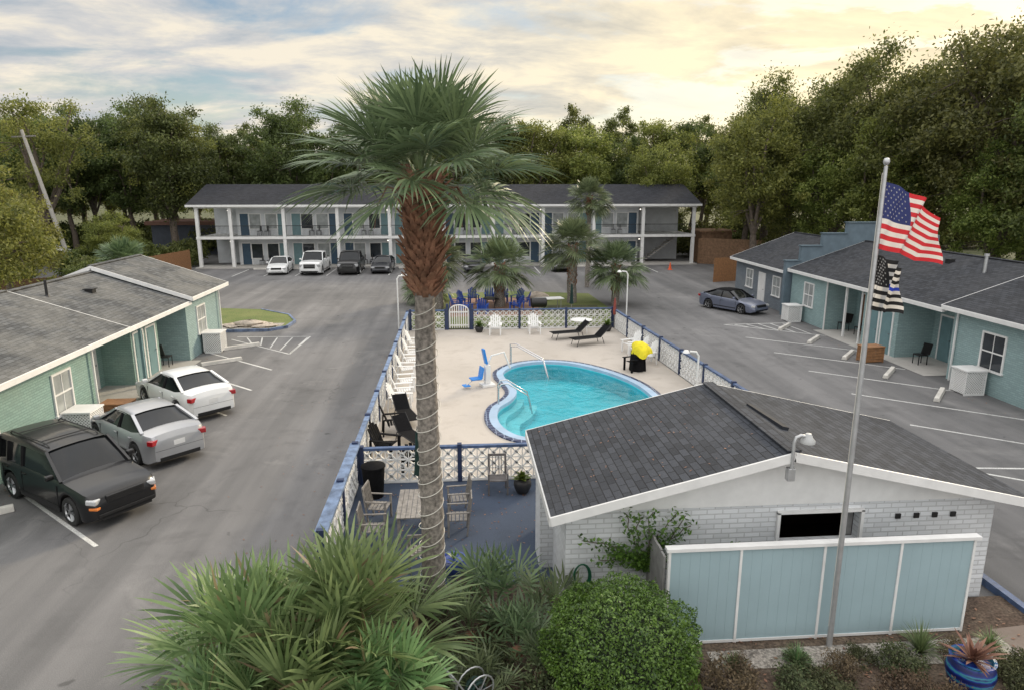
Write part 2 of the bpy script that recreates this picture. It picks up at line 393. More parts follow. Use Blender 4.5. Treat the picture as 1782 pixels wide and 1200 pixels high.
vo=N(tnt,'ShaderNodeTexVoronoi',feature='DISTANCE_TO_EDGE'); vo.inputs['Scale'].default_value=4; vo.inputs['Randomness'].default_value=.15; tnt.links.new(tp,vo.inputs['Vector'])
tnt.links.new(ramp(tnt,vo.outputs['Distance'],[(.03,(.3,.35,.45)),(.07,(.012,.022,.08))]),tb.inputs['Base Color']); tb.inputs['Roughness'].default_value=.3
m.obj('tile_edge',pool,[tm])
cop=plain('pale_blue_coping',(.34,.46,.60),.6,.1,1.5)
m=MB(); m.add([(p.x,p.y,.086) for p in P1]+[(p.x,p.y,.088) for p in P2]+[(p.x,p.y,-.04) for p in P2],[(i+k*n,(i+1)%n+k*n,n+(i+1)%n+k*n,n+i+k*n) for i in range(n) for k in (0,1)])
m.obj('coping',pool,[cop])
PLA=plain('turquoise_plaster',(.09,.58,.66),.6,.15,.7)
m=MB(); m.add([(p.x,p.y,-.04) for p in P2]+[(p.x,p.y,-.75) for p in P2],[(i,(i+1)%n,n+(i+1)%n,n+i) for i in range(n)])
m.add([(p.x,p.y,-.75) for p in P2],[tuple(range(n))]); m.obj('basin',pool,[PLA])
P3=inset(PO,.75); P4=inset(PO,1.25)
m=MB(); 
idx=[i for i in range(n) if P2[i].x<2.6 and P2[i].y<26]
for a,b in zip(idx,idx[1:]):
    if b==a+1:
        m.add([(P2[a].x,P2[a].y,-.25),(P2[b].x,P2[b].y,-.25),(P3[b].x,P3[b].y,-.25),(P3[a].x,P3[a].y,-.25),(P3[a].x,P3[a].y,-.5),(P3[b].x,P3[b].y,-.5),(P4[b].x,P4[b].y,-.5),(P4[a].x,P4[a].y,-.5),(P4[a].x,P4[a].y,-.75),(P4[b].x,P4[b].y,-.75)],[(0,1,2,3),(3,2,5,4),(4,5,6,7),(7,6,9,8)])
m.obj('step',pool,[plain('pale_step_plaster',(.30,.70,.74),.6,.1,1)])
wm,wnt,wb=newmat('pool_water'); wnt.nodes.remove(wb)
tr=N(wnt,'ShaderNodeBsdfTransparent'); tr.inputs[0].default_value=(.70,.96,.98,1)
gl=N(wnt,'ShaderNodeBsdfGlossy'); gl.inputs['Roughness'].default_value=.02
fr=N(wnt,'ShaderNodeFresnel'); fr.inputs[0].default_value=1.33
bp=N(wnt,'ShaderNodeBump'); bp.inputs['Strength'].default_value=.6; bp.inputs['Distance'].default_value=.09
wnt.links.new(noise(wnt,worldpos(wnt),1.7,4,.55,.8),bp.inputs['Height'])
wnt.links.new(bp.outputs[0],gl.inputs['Normal']); wnt.links.new(bp.outputs[0],fr.inputs['Normal'])
ms=N(wnt,'ShaderNodeMixShader'); wnt.links.new(fr.outputs[0],ms.inputs[0]); wnt.links.new(tr.outputs[0],ms.inputs[1]); wnt.links.new(gl.outputs[0],ms.inputs[2])
wnt.links.new(ms.outputs[0],wnt.nodes['Material Output'].inputs['Surface'])
m=MB(); m.add([(p.x,p.y,-.08) for p in P2],[tuple(range(n))]); wo=m.obj('water',pool,[wm])
sheet('patio_floor',[(-2.8,12.6),(1.9,12.6),(1.9,15.1),(9.95,15.1),(9.95,17.79),(-2.8,17.79)],.02,LOT)
bed=MB(); bed.prism([(-4.3,5),(14,5),(14,9.2),(10.6,9.6),(10.6,11.4),(1.88,11.4),(1.88,12.59),(-3.1,12.59),(-4.1,11.3)],-.05,.06); struct(bed.obj('planting_bed',None,[MULCH]))
sheet('gravel_bed',[(4.2,9.75),(10.4,9.5),(10.4,10.2),(4.2,10.2)],.066,GRAVEL)
sheet('gravel_bed',[(6.2,8.0),(8.9,7.6),(9.0,8.9),(6.4,8.9)],.066,GRAVEL)
sheet('brick_path',[(9.6,9.3),(11.6,9.5),(11.6,10.6),(9.6,10.4)],.07,BRICKPAVE)
m=MB(); m.prism([(10.6,9.6),(10.75,9.6),(10.75,13.5),(10.6,13.5)],0,.16); struct(m.obj('kerb',None,[BLUE]))
m=MB(); m.prism([(-2.8,38.35),(9.0,38.35),(9.8,44),(9.6,50),(4,51.5),(-1.5,50.6),(-2.9,48)],-.05,.10); struct(m.obj('garden_lawn',None,[GRASS]))
sheet('garden_paving',[(-.6,41.5),(5.2,41.5),(5.2,48.5),(-.6,48.5)],.108,BRICKPAVE)
sheet('garden_gravel',[(5.8,41.0),(9.0,41.0),(9.2,45),(5.8,45.2)],.108,DIRT)
isl=[(-19.5,38.9),(-14,38.5),(-10.6,38.6),(-9.8,39.4),(-9.7,41),(-10.5,43),(-12.7,45),(-19.5,46.5)]
m=MB(); m.prism(isl,-.05,.12); struct(m.obj('island_lawn',None,[GRASS]))
sheet('island_gravel',[(-13.6,38.8),(-10.7,38.8),(-10.1,39.5),(-10.1,40.3),(-12.0,40.2),(-13.6,39.6)],.125,GRAVEL)
m=MB()
for i in range(2,7):
    a=Vector(isl[i-1]+(0.07,));b=Vector(isl[i]+(0.07,)); m.beam(a,b,.13,.16)
struct(m.obj('kerb',None,[BLUEK]))
def rockmesh():
    m=MB();vs=[];k=8;l=5
    for i in range(l+1):
        for j in range(k):
            th=pi*i/l;ph=2*pi*j/k;q=.8+.4*R(); vs.append((cos(ph)*sin(th)*q,sin(ph)*sin(th)*q,cos(th)*.5*q))
    m.add(vs,[(i*k+j,i*k+(j+1)%k,(i+1)*k+(j+1)%k,(i+1)*k+j) for i in range(l) for j in range(k)]); return m
r0=rockmesh().obj('rock',None,[ROCK],(-11.9,39.5,.25),60); r0.scale=(.8,.45,.5); tag(r0,'pale flat landscaping rock on a gravel island','rock','rocks on the gravel island')
for i in range(16):
    c=r0.copy(); COL.objects.link(c); c.location=(U(-13.2,-10.4),U(38.9,40.1),.17); s_=U(.15,.4); c.scale=(s_*1.4,s_,s_*.6); c.rotation_euler=(0,0,U(0,6))
r1=rockmesh().obj('rock',None,[ROCK],(5.5,47.5,.3),60); r1.scale=(.9,.6,.7); tag(r1,'grey boulder standing on the lawn near palms','rock')
mk_=MB(); LINEM=ground_mat('worn_white_line_paint',(.46,.46,.45),(.60,.60,.58),(.17,.17,.17),scale=7,grain=30,gamt=.3)
def line(x0,y0,x1,y1,w=.1):
    d=Vector((x1-x0,y1-y0)).normalized(); p=Vector((-d.y,d.x))*w/2
    mk_.add([(x0+p.x,y0+p.y,.005),(x1+p.x,y1+p.y,.005),(x1-p.x,y1-p.y,.005),(x0-p.x,y0-p.y,.005)][::-1],[(0,1,2,3)])
for s0 in (18.3,21.4,24.4,27.4,30.5,33.6): line(-12.1,s0,-8.3,s0-3.4)
line(-12.0,36.6,-8.2,33.1,.08); line(-11.9,37.2,-8.0,37.0,.08); line(-8.2,33.1,-8.0,37.0,.08)
for i in range(5): line(-11.3+i*.8,36.95-.05*i,-10.7+i*.62,35.6-i*.57,.07)
for s0 in (21.2,24.8,28.2,31.6,35.0): line(15.3,s0,19.7,s0-3.5)
line(15.4,38.4,19.6,38.6);line(15.4,38.4,19.8,35)
for i in range(5): line(16+.75*i,38.45,16.6+.65*i,37.5-.5*i,.09)
line(14.2,17.6,18,17.2); line(14.2,17.6,18.6,14.4)
for r in np.arange(-20,20,2.75):
    if abs(r-3)>0.1: line(r,62.6,r,67.8,.1)
struct(mk_.obj('painted_markings',None,[LINEM]))
def wstop(x,y,a,lab):
    m=MB(); 
    prof=[(-.11,0),(.11,0),(.08,.16),(-.08,.16)]
    vs=[(-.9,p[0],p[1]) for p in prof]+[(.9,p[0],p[1]) for p in prof]
    m.add(vs,[(0,1,2,3),(7,6,5,4)]+[(i,i+4,(i+1)%4+4,(i+1)%4) for i in range(4)])
    o=m.obj('wheel_stop',None,[plain('pale_stop_concrete',(.55,.53,.49),.8,.2,3)],(x,y,.006),None,.015); o.rotation_euler=(0,0,a); tag(o,lab,'wheel stop','concrete wheel stops in the parking stalls'); return o
ws=wstop(-10.9,31.6,radians(35),'white painted concrete wheel stop on asphalt')
def wclone(x,y,a):
    c=ws.copy(); COL.objects.link(c); c.location=(x,y,.006); c.rotation_euler=(0,0,a)
for x,y in [(-10.9,34.6),(-12.0,16.4),(-11.6,28.6)]: wclone(x,y,radians(35))
for y in (24.2,27.4,30.6,33.9,37.2): wclone(18.5,y,radians(48))
for r in np.arange(-18.6,-4,2.75): wclone(r,67.6,0)
for r in np.arange(9,20,2.75): wclone(r,67.6,0)

# ---------------------------------------------------------------- building helpers
def window(parent,x,y,z,w_,h_,face,pane=None,frame=None,mull=True,sill=True):
    nx,ny=face; tx,ty=-ny,nx
    m=MB(); t=.07
    def bb(u0,u1,z0,z1,d0,d1,mb,mi=0):
        pts=[(x+tx*u+nx*d,y+ty*u+ny*d) for u,d in ((u0,d0),(u1,d0),(u1,d1),(u0,d1))]
        mb.prism(pts,z0,z1,mi)
    bb(-w_/2-t,-w_/2,z,z+h_,-.02,.05,m);bb(w_/2,w_/2+t,z,z+h_,-.02,.05,m)
    bb(-w_/2-t,w_/2+t,z+h_,z+h_+t,-.02,.052,m); bb(-w_/2-t-(.04 if sill else 0),w_/2+t+(.04 if sill else 0),z-t,z,-.02,.09 if sill else .05,m)
    if mull:
        bb(-w_/2,w_/2,z+h_/2-.025,z+h_/2+.025,.0,.04,m)
        bb(-.012,.012,z,z+h_,.0,.03,m)
    o=m.obj('window',parent,[frame or WHITE])
    m=MB(); bb(-w_/2,w_/2,z,z+h_,-.01,.012,m); m.obj('glass_pane',o,[pane or GLASS]); return o
def door(parent,x,y,z,w_,h_,face,mat,lab=None):
    nx,ny=face; tx,ty=-ny,nx
    def bb(u0,u1,z0,z1,d0,d1,mb,mi=0):
        mb.prism([(x+tx*u+nx*d,y+ty*u+ny*d) for u,d in ((u0,d0),(u1,d0),(u1,d1),(u0,d1))],z0,z1,mi)
    m=MB(); bb(-w_/2,w_/2,z,z+h_,-.01,.02,m)
    bb(-w_/2+.12,w_/2-.12,z+.2,z+h_*.45,.02,.03,m); bb(-w_/2+.12,w_/2-.12,z+h_*.52,z+h_-.2,.02,.03,m)
    o=m.obj('door',parent,[mat])
    m=MB(); bb(-w_/2-.08,-w_/2,z,z+h_,-.01,.04,m);bb(w_/2,w_/2+.08,z,z+h_,-.01,.04,m);bb(-w_/2-.08,w_/2+.08,z+h_,z+h_+.08,-.01,.042,m)
    m.obj('door_frame',o,[WHITE])
    m=MB(); px,py=x+tx*(w_/2-.1)+nx*.05,y+ty*(w_/2-.1)+ny*.05; m.cyl((px-nx*.03,py-ny*.03,z+1),(px+nx*.03,py+ny*.03,z+1),.03,n=8); m.obj('handle',o,[STEEL])
    return o
def gableroof(parent,x0,x1,xr,y0,y1,z0,zr,sh,z1=None,th=.1,trim=None,name='roof'):
    z1=z0 if z1 is None else z1
    m=MB()
    T=[(x0,z0),(xr,zr),(x1,z1)]
    for a,b in ((T[0],T[1]),(T[1],T[2])):
        vs=[(a[0],y0,a[1]),(b[0],y0,b[1]),(b[0],y1,b[1]),(a[0],y1,a[1])]
        vs+= [(p[0],p[1],p[2]-th) for p in vs]
        m.add(vs[:4],[(0,1,2,3)],0)
        m.add(vs,[(7,6,5,4),(0,4,5,1),(2,6,7,3)],1)
    m.add([(x0,y0,z0),(x0,y1,z0),(x0,y1,z0-th),(x0,y0,z0-th)],[(0,1,2,3)],1)
    m.add([(x1,y0,z1),(x1,y1,z1),(x1,y1,z1-th),(x1,y0,z1-th)],[(3,2,1,0)],1)
    o=m.obj(name,parent,[sh,trim or WHITE])
    f=MB()
    for yy in (y0-.02,y1+.02):
        for a,b in ((T[0],T[1]),(T[1],T[2])): f.beam((a[0],yy,a[1]-.09),(b[0],yy,b[1]-.09),.035,.17)
    for (xx,zz_) in ((x0,z0),(x1,z1)):
        f.beam((xx,y0,zz_-.1),(xx,y1,zz_-.1),.05,.17)
    f.obj('fascia',o,[trim or WHITE])
    m=MB(); m.beam((xr,y0+.01,zr+.012),(xr,y1-.01,zr+.012),.26,.03); m.obj('ridge_cap',o,[sh])
    return o
def gablewall(m,x0,x1,y,z0,xr,zr,mi=0,th=.1):
    m.add([(x0,y,z0),(x1,y,z0),(xr,y,zr),(x0,y+th,z0),(x1,y+th,z0),(xr,y+th,zr)],[(0,1,2),(5,4,3),(0,3,4,1),(1,4,5,2),(2,5,3,0)],mi)
def pipe(parent,x,y,h):
    m=MB(); m.box(x-.03,x+.03,y-.03,y+.03,0,h); m.obj('downpipe',parent,[WHITE])

# ---------------------------------------------------------------- pump house
ph=thing('pool_house','white painted brick pool house with low gable shingle roof','building')
m=MB(); m.box(1.9,2.1,11.5,15.1,0,2.16); m.box(10.05,10.25,11.5,15.1,0,2.16); m.box(2.1,10.05,14.9,15.1,0,2.16)
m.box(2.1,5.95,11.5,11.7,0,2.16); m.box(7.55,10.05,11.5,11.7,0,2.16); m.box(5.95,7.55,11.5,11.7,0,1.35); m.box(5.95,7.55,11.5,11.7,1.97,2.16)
m.obj('wall',ph,[WBRICK])
m=MB(); m.box(1.62,1.92,13.2,14.0,0,2.1); m.obj('side_pier',ph,[WBRICK])
m=MB(); gablewall(m,1.9,10.25,11.47,2.161,5.9,3.2); gablewall(m,1.9,10.25,15.0,2.161,5.9,3.2); m.obj('gable',ph,[WHITE])
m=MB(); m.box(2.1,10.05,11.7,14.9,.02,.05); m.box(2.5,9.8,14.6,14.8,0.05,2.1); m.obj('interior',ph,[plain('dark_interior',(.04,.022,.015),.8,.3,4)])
gableroof(ph,1.55,10.6,5.9,11.05,15.45,2.30,3.38,SH_Y,th=.06)
m=MB(); m.obox((6.35,13.2,3.29),(.14,1.5,.08),radians(4),0,radians(13)); m.obj('ridge_vent',ph,[plain('dark_vent_metal',(.03,.033,.04),.8,.2,4,spec=.2)])
m=MB(); m.box(5.9,5.96,11.44,11.5,1.33,2.0);m.box(7.54,7.6,11.44,11.5,1.33,2.0);m.box(5.9,7.6,11.44,11.5,1.97,2.03); wf=m.obj('window',ph,[WHITE])
m=MB(); m.box(7.35,7.55,11.72,11.74,1.35,1.97); m.obj('louvre',wf,[GREYW])
for i in range(4):
    m=MB(); x=8.25+i*.37; m.box(x,x+.1,11.47,11.505,1.78,1.88); m.obj('vent',ph,[BLACK])
lamp=thing('wall_lamp','grey gooseneck yard lamp fixed on the white gable','lamp',(5.84,11.0,3.14),0,None,.95)
m=MB(); m.path([(0,0,-.2),(0,0,.45),(.03,0,.56),(.12,0,.6),(.2,0,.58)],.032,10); m.obj('bracket',lamp,[GALV],smooth=40)
m=MB(); m.box(-.07,.07,-.03,.1,-.3,-.05); m.obj('junction_box',lamp,[GALV],bev=.01)
m=MB(); m.lathe([(.0,.14),(.05,.13),(.08,.06),(.13,.0),(.13,-.05),(.0,-.06)],16,0,(.26,0,.5)); m.obj('lamp_shade',lamp,[plain('grey_lamp_shade',(.45,.46,.46),.5,.1,4)],smooth=40)
vine=MB()
for i in range(14):
    a=U(0.1,pi-.1); L=U(.5,1.5); p=Vector((3.35,11.42,1.1)); pts=[p.copy()]
    for k in range(7):
        p=p+Vector((cos(a)*L/6,0,abs(sin(a))*L/6*.95))+Vector((U(-.07,.07),U(-.04,-.0),U(-.06,.06))); p.y=max(p.y,11.28); p.z=min(p.z,2.2); pts.append(p.copy())
    vine.path(pts,.010,5,0)
    for q in pts:
        for k in range(13):
            c=q+Vector((U(-.13,.13),U(-.12,.02),U(-.11,.13))); s=.045
            e=Vector((U(-1,1),U(-1,.1),U(-1,1))).normalized(); f=e.cross(Vector((0,0,1))).normalized()
            vine.add([c-e*s,c+f*s*.6,c+e*s,c-f*s*.6],[(0,1,2,3)],1)
tag(vine.obj('climbing_vine',None,[BARK,BUSHM]),'green climbing vine spreading up the white wall','vine')
sc=thing('privacy_screen','powder blue panel screen with white cap and battens','fence')
YS=10.42; m=MB()
for i,(a,b) in enumerate([(3.54,4.76),(4.80,6.26),(6.30,7.66),(7.70,9.01)]):
    mm=MB(); k=int((b-a)/.2)
    for j in range(k+1):
        u0=a+(b-a)*j/(k+1);u1=a+(b-a)*(j+1)/(k+1)-.002; mm.box(u0,u1,YS,YS+.03,.12,1.9)
    mm.obj('panel',sc,[TEALP])
for x in (3.52,4.78,6.28,7.68,9.03): m.box(x-.022,x+.022,YS-.02,YS+.05,.06,1.9)
m.box(3.46,9.12,YS-.05,YS+.10,1.9,1.96); m.box(3.5,9.05,YS-.015,YS+.04,.08,.13)
m.obj('trim',sc,[WHITE])
m=MB()
for i in range(5): m.box(3.45+.0,3.49,YS+.1+i*.2,YS+.29+i*.2,.1,1.75+.02*(i%2))
m.obj('gate',sc,[GREYW])

# ---------------------------------------------------------------- left cottages
def acbox(x,y,face,lab):
    t=thing('lattice_cover','white lattice air conditioner cover box against a wall','lattice box',(x,y,0),face,'white lattice equipment covers')
    m=MB()
    for sx in (-.42,.38): m.box(sx,sx+.04,-.42,-.38,0,.95); m.box(sx,sx+.04,.38,.42,0,.95)
    m.box(-.45,.45,-.45,.45,.95,1.0); m.box(-.42,.42,-.42,-.39,.0,.08)
    m.obj('frame',t,[WHITE]);
    m=MB()
    for face_ in range(4):
        Mx=Matrix.Rotation(face_*pi/2,3,'Z')
        for k in range(-9,10):
            for sgn in (1,-1):
                u=k*.1; a=Vector((u-.45*1,-.40,.05)); b=Vector((u+.45*1,-.40,.95))
                if sgn<0: a.z,b.z=b.z,a.z
                def cl(a,b):
                    t0,t1=0,1; dx=b.x-a.x
                    t0=max(t0,(-.4-a.x)/dx); t1=min(t1,(.4-a.x)/dx)
                    return (a+(b-a)*t0,a+(b-a)*t1) if t1-t0>.05 else None
                q=cl(a,b)
                if q: m.beam(Mx@(q[0]+Vector((0,.004*sgn,0))),Mx@(q[1]+Vector((0,.004*sgn,0))),.012,.03)
    m.obj('lattice',t,[WHITEP])
    m=MB(); m.box(-.33,.33,-.33,.33,.02,.8); m.obj('condenser',t,[GREYW])
    return t
def crate(x,y,a):
    t=thing('wooden_box','orange slatted wooden storage box standing by a wall','box',(x,y,0),a,'wooden boxes by the rooms')
    m=MB()
    for z in np.arange(.04,.7,.135): m.box(-.45,.45,-.3,-.28,z,z+.12); m.box(-.45,.45,.28,.3,z,z+.12); m.box(-.45,-.43,-.28,.28,z,z+.12); m.box(.43,.45,-.28,.28,z,z+.12)
    m.obj('slats',t,[WOODO])
    m=MB(); m.box(-.49,.49,-.34,.34,.71,.75); m.obj('lid',t,[WOODO],bev=.005)
    m=MB()
    for sx in (-.46,.42):
        for sy in (-.32,.28): m.box(sx,sx+.05,sy,sy+.05,0,.708)
    m.obj('frame',t,[WOODO]); return t
def cottage(name,label,x0,x1,xr,y0,y1,ze,zr,wall,sh,side,boxes,roofz=None):
    t=thing(name,label,'building')
    m=MB()
    for b in boxes: m.box(*b)
    m.obj('wall',t,[wall])
    m=MB(); gablewall(m,x0+.35,x1-.35,y0+.12,ze-.12,xr,zr-.2,th=.12); gablewall(m,x0+.35,x1-.35,y1-.24,ze-.12,xr,zr-.2,th=.12)
    m.obj('gable',t,[wall])
    gableroof(t,x0,x1,xr,y0,y1,ze,zr,sh,th=.08)
    return t
EZ=2.85
LA=cottage('motel_cottage','teal painted brick motel rooms with worn grey shingle roof',-20.2,-12.15,-16.3,12.0,26.0,EZ,4.25,TEAL,SH_L,1,[(-19.9,-14.4,12.2,25.98,0,EZ-.14),(-14.4,-12.6,12.2,24.0,0,EZ-.14)])
window(LA,-12.6,22.05,.95,.95,1.25,(1,0),CURT); window(LA,-12.6,18.3,.95,.95,1.25,(1,0),CURT); 
pipe(LA,-12.49,23.83,EZ-.2)
LBc=cottage('motel_cottage','teal painted brick motel rooms with closets and open porch',-20.1,-12.2,-16.3,26.03,32.2,EZ-.03,4.2,TEAL,SH_L,1,[(-19.8,-14.4,26.0,32.18,0,EZ-.2),(-14.4,-13.2,28.2,30.7,0,EZ-.2)])
door(LBc,-14.4,27.2,0.02,.9,2.05,(1,0),WHITE); door(LBc,-13.2,28.8,.02,.8,2.05,(1,0),TEALD); door(LBc,-13.2,29.95,.02,.8,2.05,(1,0),TEALD); door(LBc,-14.4,31.45,.02,.9,2.05,(1,0),WHITE)
m=MB(); m.box(-12.75,-12.65,27.9,28.0,0,EZ-.2); m.obj('porch_post',LBc,[TEALD])
LC=cottage('motel_cottage','teal painted brick motel room with raised gable roof',-20.1,-12.05,-16.3,32.0,37.0,3.0,4.45,TEAL2,SH_L,1,[(-19.8,-12.5,32.2,36.6,0,2.86)])
window(LC,-12.5,34.0,1.0,1.0,1.25,(1,0),CURT)
pipe(LC,-12.39,36.43,2.8)
sheet('walkway',[(-14.4,24.02),(-12.0,24.02),(-12.0,32.18),(-14.4,32.18)],.014,CONC)
m=MB(); m.cyl((0,0,-.3),(0,0,.55),.05,n=10); m.cyl((0,0,-.1),(0,0,0),.12,.06,n=10); v=m.obj('vent_pipe',LBc,[BLACK],(-15.4,26.9,3.95),40)
m=MB(); m.box(-.15,.15,-.15,.15,-.15,.12); m.box(-.2,.2,-.2,.2,.12,.16); m.obj('roof_vent',LBc,[BLACK],(-14.9,29.0,3.72))
a1=acbox(-12.1,22.1,0,''); clone(a1,(-11.95,34.0,0)); crate(-11.75,23.6,0)
clone(a1,(19.9,24.6,0)); clone(a1,(19.85,39.2,0),.0)
cr=crate(18.95,29.6,.1); 

# ---------------------------------------------------------------- right cottages
ER=3.0
RA=cottage('motel_cottage','pale teal painted brick motel rooms with dark shingle roof',20.1,30,25.0,8.0,26.9,ER+.1,4.75,TEAL2,SH_R,0,[(20.5,29.6,8.2,26.6,0,ER-.06)])
window(RA,20.5,24.3,1.0,1.1,1.35,(-1,0),GLASS); window(RA,20.5,21.0,1.0,1.1,1.35,(-1,0),GLASS)
pipe(RA,20.43,26.33,ER)
RB=cottage('motel_cottage','pale teal painted brick motel rooms with open porches',20.2,30,25.0,26.95,40.85,ER-.05,4.6,TEAL2,SH_R,0,[(22.3,29.6,27.0,40.8,0,ER-.2),(20.5,22.3,30.2,33.0,0,ER-.2),(20.5,22.3,36.6,40.8,0,ER-.2)])
door(RB,22.3,28.0,.02,.9,2.05,(-1,0),WHITE); door(RB,22.3,29.3,.02,.8,2.05,(-1,0),TEALD); door(RB,20.5,31.0,.02,.8,2.05,(-1,0),TEALD); door(RB,20.5,32.1,.02,.8,2.05,(-1,0),TEALD)
door(RB,22.3,34.0,.02,.9,2.05,(-1,0),WHITE); door(RB,22.3,35.6,.02,.9,2.05,(-1,0),plain('brown_door',(.18,.09,.05),.6,.2,4)); window(RB,20.5,38.6,1.0,1.0,1.3,(-1,0),CURT)
m=MB(); m.box(20.5,20.6,34.7,34.8,0,ER-.2); m.obj('porch_post',RB,[WHITE])
pipe(RB,20.43,33.13,ER-.1); pipe(RB,20.43,36.53,ER-.1)
m=MB(); m.cyl((0,0,-.4),(0,0,.85),.07,n=10); m.cyl((0,0,.85),(0,0,.95),.11,n=10); m.obj('vent_pipe',RB,[GALV],(23.6,29.2,4.0),40)
m=MB(); m.box(-.15,.15,-.15,.15,-.15,.12); m.obj('roof_vent',RB,[BLACK],(24,32.0,4.3))
sheet('walkway',[(19.8,27.0),(22.3,27.0),(22.3,36.5),(19.8,36.5)],.014,CONC)
RC=cottage('motel_cottage','grey painted brick motel rooms with dark shingle roof',20.2,30,25.0,41.35,50.0,2.75,4.5,GREYB,SH_R,0,[(20.6,29.6,41.4,49.7,0,2.6)])
door(RC,20.6,45.2,.02,.9,2.05,(-1,0),WHITE); window(RC,20.6,47.2,.9,1.0,1.2,(-1,0),CURT); window(RC,20.6,43.0,.9,1.0,1.2,(-1,0),CURT)
pw=thing('parapet_wall','slate blue stepped firewall rising above shingle roofs','wall')
m=MB(); 
for a,b,z in ((20.1,21.0,3.35),(21.0,22.3,4.25),(22.3,23.8,5.0),(23.8,28.0,5.65),(28.0,29.8,4.9)): m.box(a,b-.001,40.95,41.25,0,z)
m.obj('stepped_wall',pw,[SLATEB])
m=MB()
for a,b,z in ((20.05,21.05,3.35),(20.95,22.35,4.25),(22.25,23.85,5.0),(23.75,28.05,5.65)): m.box(a,b,40.88,41.32,z+.001*b,z+.08)
m.obj('coping_cap',pw,[plain('slate_cap',(.10,.145,.175),.6,.1,3)])

# ---------------------------------------------------------------- two storey motel
mo=thing('motel_building','long white two storey motel with balcony, columns and dark roof','building')
CR=[-24.8,-21.7,-16.7,-11.6,-6.6,-1.5,3.5,8.5,13.6,18.6,23.8]
SF,SW,SB=69.0,70.9,80.0
m=MB(); m.box(-21.7,18.6,SW,SB,0,6.0); m.box(-24.8,-21.7,SW+3,SB,0,6.0); m.box(18.6,23.8,SW+3.2,SB,0,6.0); m.obj('wall',mo,[WALLW])
m=MB(); m.box(-25.0,24.0,SF-.15,SW-.003,2.78,3.02); m.box(-24.9,-21.7,SW,SW+2.99,2.8,3.0); m.box(18.6,23.9,SW,SW+3.19,2.8,3.0); m.obj('balcony_floor',mo,[WHITE])
m=MB(); m.box(-25.0,24.0,SF-.15,SF+.2,5.72,6.0);m.box(-25.0,24.0,SF+.2,SW-.003,5.85,5.95); m.obj('eave_beam',mo,[WHITE])
m=MB(); m.box(-25.2,24.2,SF-.5,SW-.003,0,.12); m.obj('walkway_slab',mo,[CONC])
for x in CR:
    m=MB(); m.box(x-.15,x+.15,SF-.12,SF+.18,.12,2.78); m.box(x-.15,x+.15,SF-.12,SF+.18,3.02,5.72); m.obj('column',mo,[WHITE])
m=MB(); x0,x1=-25.6,24.4; ya,yr,yb=68.5,74.8,80.8; z0,zr=6.05,7.95
def slab(m,A,B,th=.1):
    (y0_,z0_),(y1_,z1_)=A,B
    vs=[(x0,y0_,z0_),(x1,y0_,z0_),(x1,y1_,z1_),(x0,y1_,z1_)]; vs+=[(a,b,c-th) for a,b,c in vs]
    m.add(vs[:4],[(0,1,2,3)],0); m.add(vs,[(7,6,5,4),(0,4,5,1),(1,5,6,2),(3,2,6,7),(0,3,7,4)],1)
slab(m,(ya,z0),(yr,zr)); slab(m,(yr,zr),(yb,z0)); rf=m.obj('roof',mo,[SH_X,WHITE])
m=MB(); m.beam((x0,ya-.02,z0-.1),(x1,ya-.02,z0-.1),.04,.2); m.obj('fascia',rf,[WHITE])
m=MB(); 
for xx in (-24.8,23.6): m.add([(xx,69,6.0),(xx,80,6.0),(xx,74.8,7.8),(xx+.2,69,6.0),(xx+.2,80,6.0),(xx+.2,74.8,7.8)],[(0,2,1),(3,4,5),(0,1,4,3),(1,2,5,4),(2,0,3,5)])
m.obj('gable',mo,[WHITE])
random.seed(3)
for fl,zb in ((0,.12),(1,3.02)):
    for i in range(1,9):
        a=CR[i]; 
        for (u,kind) in ((.75,'dw'),(1.75,'w'),(3.35,'w2'),(4.35,'d2')) if i%2 else ((.75,'d2'),(1.8,'w'),(3.3,'w2'),(4.4,'dw')):
            if kind[0]=='d': door(mo,a+u,SW,zb,.85,2.1,(0,-1),BLUED if kind=='dw' else TEALD)
            else: window(mo,a+u,SW,zb+.65,1.1,1.4,(0,-1),GLASS if R()<.6 else CURT,mull=False,sill=False)
for i in range(10):
    a,b=CR[i]+.16,CR[i+1]-.16; m=MB(); m.box(a,b,SF-.02,SF+.03,4.02,4.07); m.box(a,b,SF-.015,SF+.025,3.1,3.13)
    for k in np.arange(a+.06,b,.12): m.box(k,k+.018,SF-.008,SF+.012,3.13,4.02)
    m.obj('railing',mo,[BLACK])
for x in (-21.7,-6.6,8.5,18.6):
    for z in (2.55,5.5):
        m=MB(); m.lathe([(0,.06),(.06,.04),(.07,-.03),(0,-.06)],10,0,(x-.25,SF+.3,z)); m.obj('ceiling_light',mo,[BULB])
m=MB()
for k in range(14): m.box(19.2+k*.28,19.5+k*.28,71.0,72.2,.12+k*.2,.22+k*.2)
m.obj('staircase',mo,[CONC])

